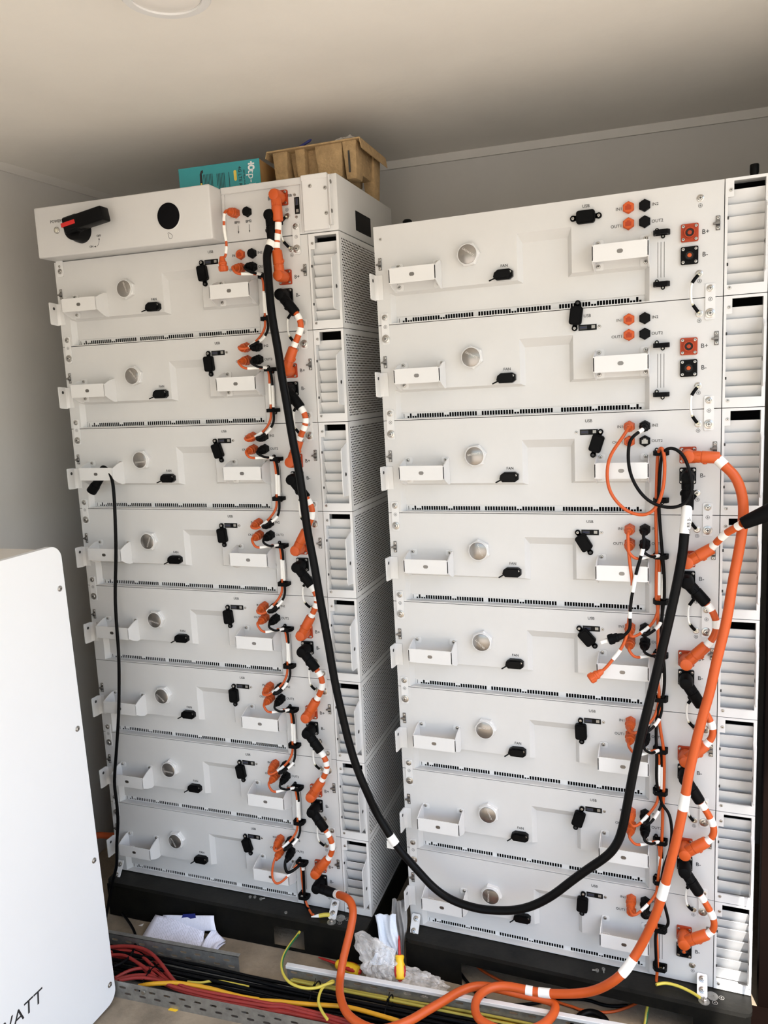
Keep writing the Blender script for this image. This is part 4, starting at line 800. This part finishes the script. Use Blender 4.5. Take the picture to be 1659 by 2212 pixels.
tray_wall(-.70, -.012, TWD, 'far_wall', .014); tray_wall(.132, 1.50, TWD, 'far_wall', 0)
mb = MB(); mb.box((.130, TWD - .0035, TH - .006), (1.50, TWD + .010, TH + .0035), 0, .001); put('edge_strip', mb.mesh('edge_strip', 'white', 30), tray)  # flange edge made white: the light falling on it is in the colour
def tray_floor(u0, u1):
    rows = [(u0 + .03 + i * .05, v) for i in range(int((u1 - u0 - .04) / .05)) for v in (.03, .075, .12)]
    xs = sorted({round(v_, 5) for r in rows for v_ in (r[0] - .011, r[0] + .011)} | {u0, u1}); zs = sorted({0, TWD} | {r + d for r in (.03, .075, .12) for d in (-.0035, .0035)})
    mb = MB(); mb.holed(xs, zs, lambda x, z: any(abs(x - c) < .011 and abs(z - v) < .0035 for c, v in rows), XY, .0004, .0016)
    put('tray_floor', mb.mesh('tray_floor', 'galvanised', 0), tray)
tray_floor(-.70, 1.35)
mb = MB(); mb.lathe((-.208, -.004, .036), (0, 1, 0), [(-.004, 0), (-.004, .0055), (0, .0055), (0, .0025), (.022, .0025), (.022, 0)], 6); put('tray_bolt', mb.mesh('tray_bolt', 'steel', 30), tray)
def floor_cable(name, label, P, r, m, group=None, rel=3, n=10):
    Q = relax(smooth_path(P, 5), rel); mb = MB(); mb.tube(Q, r, n); return thing(name, label, 'cable', group, me=mb.mesh(name, m, 60))
for i in range(8): floor_cable('red_cable', 'dark red cable in the bundle lying in the floor tray', PATHS['red%d' % i] + [tuple(TM @ Vector((u, .008 + .0045 * i, .010 + .006 * (i % 3)))) for u in (.62, .85, 1.1, 1.32)], .0046, 'red_wire', 'dark red cables in the floor tray')
rnd = random.Random(3)
for i in range(11):
    v0 = .062 + .0072 * i; pts = []
    for j in range(16):
        u = -.66 + j * .14; lift = .006 + .0075 * (i % 4)
        pts.append(TM @ Vector((u, min(.146, v0 - .012 * math.sin(u * 2.1 + .6) + rnd.uniform(-.003, .003)), lift + rnd.uniform(0, .003))))
    floor_cable('black_cable', 'black cable in the bundle along the middle of the floor tray', pts, .0044, 'black', 'black cables in the floor tray')
for i, (v, w_, m) in enumerate(((.1465, .008, 'yellow_wire'), (.1465, .018, 'olive_wire'), (.134, .027, 'olive_wire'))):  # the two along the far wall are added for its yellow reflections
    floor_cable('yellow_cable', ['amber cable against the far wall of the tray', 'upper pale yellow cable against the far wall of the tray', 'pale yellow cable over the black bundle in the tray'][i], [TM @ Vector((.15 + j * .13, v - (.010 * j * .4 if i == 2 else 0) * .5, w_ + rnd.uniform(-.002, .002))) for j in range(11)], .0036, m)
floor_cable('yellow_cable', 'thick amber yellow cable winding along the tray over the red ones', PATHS['yellow_tray'] + [tuple(TM @ Vector((u, .052, .030))) for u in (.62, .85, 1.1, 1.32)], .0056, 'yellow_wire')
floor_cable('yellow_wire', 'thin pale yellow wire curving in the tray beside the black bundle', PATHS['pale_tray'], .0032, 'pale_yellow')
floor_cable('black_wire', 'thin black wire curling out from under the left base into the tray', PATHS['floor_lead'], .0040, 'black')
floor_cable('black_wire', 'thin black wire on the floor under the orange loop', PATHS['thin_black'], .0040, 'black')
floor_cable('orange_wire', 'thin orange wire on the floor under the right base', PATHS['thin_orange'], .0034, 'orange')
floor_cable('black_coil', 'coil of black cable on the floor behind the tray', PATHS['black_coil'], .0085, 'black')
floor_cable('orange_cable', 'orange cable passing behind the white inverter and left stack', [(-1.12, .02, .052), (-1.09, .02, .062), (-1.06, .02, .0655), (-1.02, .03, .067), (-.98, .09, .06), (-.96, .25, .05)], .0105, 'orange')
for i, u in enumerate((-.23, .23, .43)):
    mb = MB(); ring = [(u, .055 + .048 * math.cos(a) , .021 + .022 * math.sin(a)) for a in [2 * math.pi * j / 24 for j in range(25)]]
    if i: ring = [(u, .105 + .040 * math.cos(a), .022 + .024 * math.sin(a)) for a in [2 * math.pi * j / 24 for j in range(25)]]
    mb.tube(ring, .0016, 6); mb.box((u - .003, ring[6][1] - .004, ring[6][2] - .002), (u + .003, ring[6][1] + .004, ring[6][2] + .004)); mb.tube([(u, ring[6][1], ring[6][2]), (u + .004, ring[6][1] + .004, ring[6][2] + .022)], .0009, 5)
    thing('cable_tie', 'black cable tie round the bundle, %s along the tray' % ['nearest the white inverter', 'midway', 'nearest the orange loop'][i], 'cable tie', 'cable ties in the tray', mtx=TM, me=mb.mesh('cable_tie', 'rubber', 40))
# earth wires: yellow with a green stripe
def earth_wire(label, P, r=.0040, green=(.0, .55)):
    t = thing('earth_wire', label, 'earth wire', 'green and yellow earth wires'); Q = relax(smooth_path(P, 6), 2); L = lengths(Q)[-1]
    mb = MB(); mb.tube(Q, r, 10); put('sheath', mb.mesh('sheath', 'pale_yellow', 60), t)
    if green:
        S2 = [p + Vector((.0017, -.0004, .0003)) for p in sub_path(Q, green[0] * L, green[1] * L, 26)]; mb = MB(); mb.tube(S2, r * .78, 8); put('green_stripe', mb.mesh('green_stripe', 'green', 60), t)
    return t
earth_wire('green and yellow earth wire looping from the left base into the tray', PATHS['earth_left'], .0036, (.02, .42))
earth_wire('yellow earth wire lying on the right base beside the foot bracket', PATHS['earth_right'], .0036, None)
earth_wire('green and yellow earth wire dropping behind the tray at lower right', PATHS['earth_rightfloor'], .0040, (0, 1))
t = earth_wire('short yellow earth lead with white tip on the left base', PATHS['earth_lug'], .0058, None)
mb = MB(); a, b = Vector(PATHS['earth_lug'][0]), Vector(PATHS['earth_lug'][0]) + Vector((-.022, -.006, -.004)); mb.cyl(a, b, .0056, .0015, 10); put('white_tip', mb.mesh('white_tip', 'sleeve', 60), t)

# lead hooked over the third left handle
t, Q = route('hung_lead', 'thin black lead with a plug hooked over a handle of the left stack', 'cable', PATHS['hung_lead'], .0046, 'black', n=10)
a, b = [Vector(p) for p in PATHS['hung_plug']]; d = (b - a).normalized()
mb = MB(); mb.lathe(a - d * .012, d, [(0, .006), (.004, .011), (.030, .0125), (.031, .0138), (.052, .0145), (.055, .0135), (.055, .011), (.05, .0105)], 20); put('plug', mb.mesh('plug', 'rubber'), t)

# ---------------------------------------------------------------- papers
def sheet(label, c, m, bulge=.006, n=10, extra=None):
    bl, br, tr, tl = [Vector(p) for p in c]; ctr = (bl + br + tr + tl) / 4; mb = MB(); g = {}
    X = (br - bl).normalized(); Nn = X.cross(tl - bl).normalized(); Y = Nn.cross(X); rm = Matrix((X, Y, Nn)).transposed()
    rr = random.Random(len(label))
    ph = rr.uniform(0, 6)
    for i in range(n + 1):
        for j in range(n + 1):
            u, v = i / n, j / n; p = bl.lerp(br, u).lerp(tl.lerp(tr, u), v)
            p = p + Nn * (bulge * (math.sin(u * 5 + v * 3 + ph) * .35 + math.sin(v * math.pi) * .6 + .25 * math.sin(u * 11 - v * 4)) + .002)
            g[i, j] = mb.bm.verts.new(rm.inverted() @ (p - ctr))
    for i in range(n):
        for j in range(n): mb.bm.faces.new((g[i, j], g[i + 1, j], g[i + 1, j + 1], g[i, j + 1]))
    me = mb.mesh('paper_sheet', m, 60); o = thing('paper_sheet', label, 'paper', 'loose papers on the floor', mtx=Matrix.Translation(ctr) @ rm.to_4x4(), me=me)
    sm = o.modifiers.new('thickness', 'SOLIDIFY'); sm.thickness = .0004
    return o
sheet('printed sheet with rows of text, front of the loose papers by the left base', [(-.787, -.176, -.100), (-.582, -.160, -.100), (-.603, -.110, -.064), (-.778, -.114, -.064)], 'paper_printed', .004)
o = sheet('sheet with a dark blue block leaning on the left base behind the printed one', [(-.735, -.125, -.098), (-.556, -.122, -.060), (-.572, -.106, -.026), (-.752, -.111, -.060)], 'paper_plain', .003)
mb = MB(); mb.prism([(-.030, .008), (.026, .014), (.024, .026), (-.020, .024)], XY, .0034, .0040); put('blue_block', mb.mesh('blue_block', 'navy', 0), o)
sheet('curled blank sheet at the right of the loose papers', [(-.590, -.156, -.097), (-.546, -.158, -.100), (-.534, -.112, -.096), (-.572, -.116, -.060)], 'paper_plain', .012)
sheet('creased blank sheet lying flat under the printed one', [(-.640, -.166, -.1012), (-.545, -.166, -.1012), (-.532, -.118, -.1005), (-.62, -.118, -.1005)], 'paper_plain', .004)

# ---------------------------------------------------------------- rubbish and tools between the stacks
def crumple(name, label, cat, ctr, rad, m, seed, amp=.28, sub=4, freq=2.2, flat=0.0, tail=None, fine=.30, sharp=24):
    from mathutils import noise
    bm = bmesh.new(); bmesh.ops.create_icosphere(bm, subdivisions=sub, radius=1.0); off = Vector((seed * 3.1, seed * 1.7, seed * 2.3))
    for v in bm.verts:
        d = v.co.normalized(); k = 1 + amp * (noise.noise(d * freq + off) * 1.1) + amp * .60 * (abs(noise.noise(d * freq * 2.1 + off)) * 2 - .6) + amp * fine * (abs(noise.noise(d * freq * 5.1 + off)) * 2 - .6)
        p = Vector((d.x * rad[0] * k, d.y * rad[1] * k, d.z * rad[2] * k))
        if tail: 
            s_ = max(0, d.dot(Vector(tail).normalized())) ** 6; p += Vector(tail) * s_
        p.z = max(p.z, -flat) if flat else p.z
        v.co = p
    mb = MB(); mb.merge(bm); return thing(name, label, cat, loc=ctr, me=mb.mesh(name, m, sharp))
crumple('plastic_bag', 'crumpled clear plastic bag standing between the two black bases', 'plastic bag', (-.052, -.112, -.050), (.052, .036, .056), 'clear_bag', 3, .34, 5, 1.25, .052, tail=(-.026, 0, .030), fine=.16, sharp=0)
crumple('plastic_bag', 'flattened clear plastic bag behind the tray, left of the orange loop', 'plastic bag', (.058, -.116, -.083), (.084, .036, .032), 'clear_bag', 9, .30, 5, 1.4, .019, fine=.18, sharp=0)
def drape(label, top, bot, m, folds, amp, ph, sag=.0, n=26):
    """hanging cloth between a top and a bottom edge, gathered in folds"""
    t0, t1 = Vector(top[0]), Vector(top[1]); b0, b1 = Vector(bot[0]), Vector(bot[1]); mb = MB(); gr = {}
    ctr = (t0 + t1 + b0 + b1) / 4; nrm = Vector((.25, -1, .1)).normalized()
    for i in range(n + 1):
        for j in range(n + 1):
            u, v = i / n, j / n; w_ = .55 + .45 * math.sin(v * 2.4 + ph)
            p = t0.lerp(t1, u).lerp(b0.lerp(b1, u), v) + nrm * (amp * math.sin(u * folds + 1.3 * math.sin(v * 3.1 + ph) + ph) * w_ + .35 * amp * math.sin(u * folds * 2.3 - v * 6 + ph) + sag * math.sin(v * math.pi))
            p.x += .35 * amp * math.sin(v * 7 + u * 3 + ph); p.z += .5 * amp * math.sin(u * 9 + ph) * (1 - v)
            gr[i, j] = mb.bm.verts.new(p - ctr)
    for i in range(n):
        for j in range(n): mb.bm.faces.new((gr[i, j], gr[i + 1, j], gr[i + 1, j + 1], gr[i, j + 1]))
    o = thing('cloth', label, 'cloth', loc=ctr, me=mb.mesh('cloth', m, 80)); s_ = o.modifiers.new('thickness', 'SOLIDIFY'); s_.thickness = .0012
    return o
drape('white cloth hanging in folds between the two stacks', [(-.086, -.050, .044), (-.022, -.050, .058)], [(-.044, -.085, -.052), (-.006, -.080, -.050)], 'cloth', 9, .0065, .4, .012)
drape('grey cloth hanging behind the white one beside the right stack', [(-.048, -.012, .070), (-.004, -.012, .075)], [(-.034, -.050, -.075), (-.006, -.045, -.075)], 'cloth_grey', 8, .008, 2.1, .006)
drape('small white rag lying over the clear bag', [(-.070, -.070, -.020), (-.012, -.070, -.004)], [(-.078, -.120, -.052), (-.010, -.120, -.040)], 'cloth', 10, .005, 4.0, .004)
def screwdriver(label, a, b, blade):
    """a = end of the handle, b = neck; blade length beyond the neck"""
    a = Vector(a); b = Vector(b); d = (b - a).normalized(); L = (b - a).length
    t = thing('screwdriver', label, 'screwdriver', 'insulated screwdrivers')
    mb = MB(); mb.lathe(a, d, [(0, 0), (.001, .009), (.004, .0130), (L * .30, .0155), (L * .55, .0145), (L * .72, .0105), (L * .80, .0102), (L * .93, .0125), (L, .0100), (L, 0)], 20); put('grip', mb.mesh('grip', 'tool_yellow'), t)
    x, y = frame_of(d)
    for i in range(3):
        q = x * math.cos(i * 2.094 + .5) + y * math.sin(i * 2.094 + .5); mb = MB()
        mb.tube([a + d * (L * f) + q * rr for f, rr in ((.10, .0085), (.22, .0105), (.38, .0108), (.52, .0098), (.64, .0072))], lambda f: .0045 + .0022 * math.sin(math.pi * f), 8); put('red_inlay', mb.mesh('red_inlay', 'tool_red', 60), t)
    mb = MB(); mb.lathe(a, d, [(-.004, 0), (-.003, .005), (.003, .0085)], 14, cap=False); put('end_cap', mb.mesh('end_cap', 'red'), t)
    mb = MB(); mb.lathe(b, d, [(0, .0045), (blade * .15, .0038), (blade * .8, .0030), (blade * .82, .0022), (blade, .0012)], 10); put('blade', mb.mesh('blade', 'tool_red'), t)
screwdriver('red and yellow screwdriver standing upright in the plastic bag', (.0112, -.128, -.070), (.0005, -.098, -.022), .045)
screwdriver('red and yellow screwdriver lying on the floor beside the orange cable', (-.1127, -.1121, -.090), (-.185, -.1035, -.090), .06)
# small litter
mb = MB(); mb.box((.8510, -.95, FZ), (1.11, .09, FZ + .006), 0, .002); thing('floor_mat', 'dark brown mat on the floor right of the right black base', 'mat', me=mb.mesh('floor_mat', 'dark_wood', 30))  # added mat that keeps the sunlit floor patch dark
def nut(label, loc, m='galvanised', r=.0045, bolt=0, ang=0):
    mb = MB(); mb.lathe((0, 0, 0), (0, 0, 1), [(0, r), (.004, r), (.004, r * .5), (0, r * .5)], 6)
    if bolt: mb.cyl((0, 0, .002), (bolt * math.cos(ang), bolt * math.sin(ang), .002), .0018, n=8)
    return thing('loose_fixing', label, 'nut', 'loose nuts and screws on the bases', loc=loc, me=mb.mesh('loose_fixing', m, 30))
nut('small steel nut on the left base, left of the pair', (-.4854, -.0437, .0063)); nut('small steel nut on the left base, right of the pair', (-.4721, -.0397, .0060)); nut('small steel screw on the left base beside two nuts', (-.4506, -.0418, .0058), bolt=.012, ang=.6)
nut('small steel screw on the right base, pointing left', (.5008, -.027, -.0012), bolt=.012, ang=3.3); nut('small steel screw on the right base, pointing forward', (.5150, -.0179, -.0012), bolt=.012, ang=-1.4)
nut('steel nut on the left base near the cable clip', (-.352, -.072, .0045))
mb = MB(); mb.prism([(0, 0), (.022, .002), (.026, .010), (.012, .007), (.002, .010)], XY, .0003, .002); thing('yellow_scrap', 'small yellow scrap on the floor in front of the tray', 'scrap', loc=(-.545, -.372, FZ), me=mb.mesh('yellow_scrap', 'tool_yellow', 0))
mb = MB(); mb.prism([(0, 0), (.013, .001), (.010, .012)], XY, .0003, .0012); thing('paper_scrap', 'tiny torn white paper triangle on the floor by the left base', 'scrap', loc=(-.835, -.128, FZ), me=mb.mesh('paper_scrap', 'sleeve', 0))
mb = MB(); mb.cyl((0, 0, .006), (.014, .004, .006), .006, .0045, 12); thing('blue_cap', 'small blue cap lying in the tray beside the black bundle', 'cap', loc=(-.50, -.272, FZ + .0016), me=mb.mesh('blue_cap', 'navy'))

# ---------------------------------------------------------------- things on top of the stacks
RB = thing('router_box', 'teal router carton lying on its side on the control box', 'box', mtx=Matrix.Translation((-.592, .088, 1.978)) @ Matrix.Rotation(.12, 4, 'Z'))
bw, bh, bdp = .236, .098, .19
mb = MB(); mb.box((0, .001, 0), (bw, bdp, bh), 0, .001); put('carton', mb.mesh('carton', 'board', 0), RB)
mb = MB(); mb.box((-.0004, -.0004, 0), (bw + .0004, .0012, bh + .0003)); put('printed_face', mb.mesh('printed_face', 'teal', 0), RB)
mb = MB(); A90 = R_(-90)
letter(mb, 'tp-link', .2115, .036, .029, y=-.0008, ang=A90)
mb.prism(rrect(.203, .072, .222, .084, .0055, 6), XZ, -.0004, -.0009); mb.box((.2105, -.0009, .084), (.2150, -.0004, .0935)); mb.box((.204, -.0009, .0855), (.2215, -.0004, .0895)); put('brand_print', mb.mesh('brand_print', 'print_white', 0), RB)
mb = MB(); mb.box((.2085, -.0010, .0745), (.2165, -.0006, .0805)); put('logo_counter', mb.mesh('logo_counter', 'teal', 0), RB)
for s_, x, z, sz in (('4G LTE Router', .1785, .046, .0125), ('300 Mbps Wi-Fi', .1905, .056, .006)):
    mb = MB(); letter(mb, s_, x, z, sz, y=-.0008, ang=A90); put('text_print', mb.mesh('text_print', 'print', 0), RB)
mb = MB(); rr = random.Random(5)
for x, n_, z1 in ((.147, 1, .074), (.133, 6, .074), (.098, 7, .076)):
    for i in range(n_):
        l = rr.uniform(.03, .052); mb.box((x - i * .0042 - .0007, -.0008, z1 - l), (x - i * .0042 + .0007, -.0003, z1))
for x in (.050, .078): mb.box((x - .0006, -.0008, .03), (x + .0006, -.0003, .05))
mb.prism([(.059, .002), (.070, .002), (.068, .078), (.072, .081), (.072, .088), (.066, .086), (.062, .078)], XZ, -.0003, -.0008); q = put('small_print', mb.mesh('small_print', 'print', 0), RB); q['kind'] = 'stuff'
mb = MB(); mb.prism(rrect(.161, .050, .169, .077, .0038, 5), XZ, -.0003, -.0008); mb.box((.0625, -.0010, .018), (.067, -.0006, .055)); put('badge_print', mb.mesh('badge_print', 'print_yellow', 0), RB)
PT = thing('pulp_tray', 'brown moulded pulp packing tray upside down on the control box', 'packing tray', mtx=Matrix.Translation((-.338, .138, 1.974)) @ Matrix.Rotation(.05, 4, 'Z'))
mb = MB(); tw, td, th = .252, .20, .118
def taper(x0, x1, y0, y1, z0, z1, i_=.006):
    a = [(x0 + i_, y0 + i_, z0), (x1 - i_, y0 + i_, z0), (x1 - i_, y1 - i_, z0), (x0 + i_, y1 - i_, z0)]; b = [(x0, y0, z1), (x1, y0, z1), (x1, y1, z1), (x0, y1, z1)]
    t_ = bmesh.new(); A_ = [t_.verts.new(p) for p in a]; B_2 = [t_.verts.new(p) for p in b]; t_.faces.new(A_[::-1]); t_.faces.new(B_2)
    for i in range(4): t_.faces.new((A_[i], A_[(i + 1) % 4], B_2[(i + 1) % 4], B_2[i]))
    bmesh.ops.bevel(t_, geom=t_.edges[:], offset=.004, segments=2, affect='EDGES', profile=.5); mb.merge(t_)
taper(.006, .050, .004, .19, 0, th); taper(.070, .100, .006, .17, .0, th); taper(.128, .206, .004, .17, .034, th); taper(.206, .246, .0, .06, .024, th); taper(.206, .246, .14, .196, 0, th)
taper(.046, .132, .03, .18, .05, th); taper(.200, .240, .05, .15, .045, th)
mb.box((-.006, -.006, th - .002), (tw + .006, td + .006, th + .002), 0, .0015); mb.prism([(-.006, th), (-.010, th - .016), (-.0085, th - .016), (-.004, th - .002)], XZ, -.006, td + .006); mb.prism([(tw + .006, th), (tw + .010, th - .026), (tw + .0085, th - .026), (tw + .004, th - .002)], XZ, -.006, td + .006)
put('moulded_body', mb.mesh('moulded_body', 'pulp', 35), PT)
mb = MB(); mb.box((.222, -.0012, .040), (.226, .003, .092)); put('cut_slot', mb.mesh('cut_slot', 'recess', 0), PT)
crumple('plastic_film', 'scrap of clear film poking out of the pulp tray', 'plastic film', (-.140, .20, 2.104), (.028, .02, .012), 'clear_bag', 4, .4, 3)
mb = MB(); mb.cyl((0, 0, 0), (.034, .01, .018), .0035, n=10); mb.cyl((.034, .01, .018), (.040, .012, .0212), .0035, .0012, 10); thing('pen', 'dark blue pen lying on the pulp tray', 'pen', loc=(-.272, .17, 2.0985), me=mb.mesh('pen', 'navy'))
mb = MB(); mb.lathe((0, 0, 0), (0, 0, 1), [(0, .0095), (.030, .0095), (.031, .0085), (.044, .0085), (.046, .0095), (.062, .0095), (.064, .0085), (.064, 0)], 20); thing('lifting_cap', 'black cylindrical cap on top of the right stack near its right end', 'cap', loc=(.834, .20, 1.8395), me=mb.mesh('lifting_cap', 'black'))
mb = MB(); mb.lathe((0, 0, 0), (0, 0, 1), [(0, .006), (.012, .006), (.013, .0115), (.022, .0115), (.0255, .008), (.0262, 0)], 20); thing('round_cap', 'black round cap on top of the right stack near its left end', 'cap', loc=(.0560, .09, 1.8395), me=mb.mesh('round_cap', 'rubber'))

# ---------------------------------------------------------------- white inverter in the foreground
IV = thing('inverter', 'tall white inverter cabinet with black lettering in the left foreground', 'inverter', loc=(-.70, -.385, FZ))
IH = 1.236
mb = MB(); mb.prism(rrect(-.80, .006, 0, IH, .032, 8), YZ, -.016, 0.0); t_ = mb.bm; bmesh.ops.recalc_face_normals(t_, faces=t_.faces[:])
put('front_panel', mb.mesh('front_panel', 'inverter_white', 30), IV)
mb = MB(); mb.box((-.40, -.79, .0), (-.0165, -.014, IH - .008), 0, .012, 3); put('cabinet', mb.mesh('cabinet', 'inverter_top', 30), IV)
for z in (1.132, .774, .417, .060):
    q = put('panel_screw', ME['screw_washer'], IV, (0.0, -.018, z), (0, 0, R_(90)))
mb = MB(); mb.merge(text_bm('GROWATT', .046, shear=.12), 0, Matrix.Translation((.0003, -.342, .2050)) @ Matrix(((0, 0, 1, 0), (1, 0, 0, 0), (0, 1, 0, 0), (0, 0, 0, 1)))); put('brand_lettering', mb.mesh('brand_lettering', 'print', 0), IV)
bpy.context.view_layer.update()
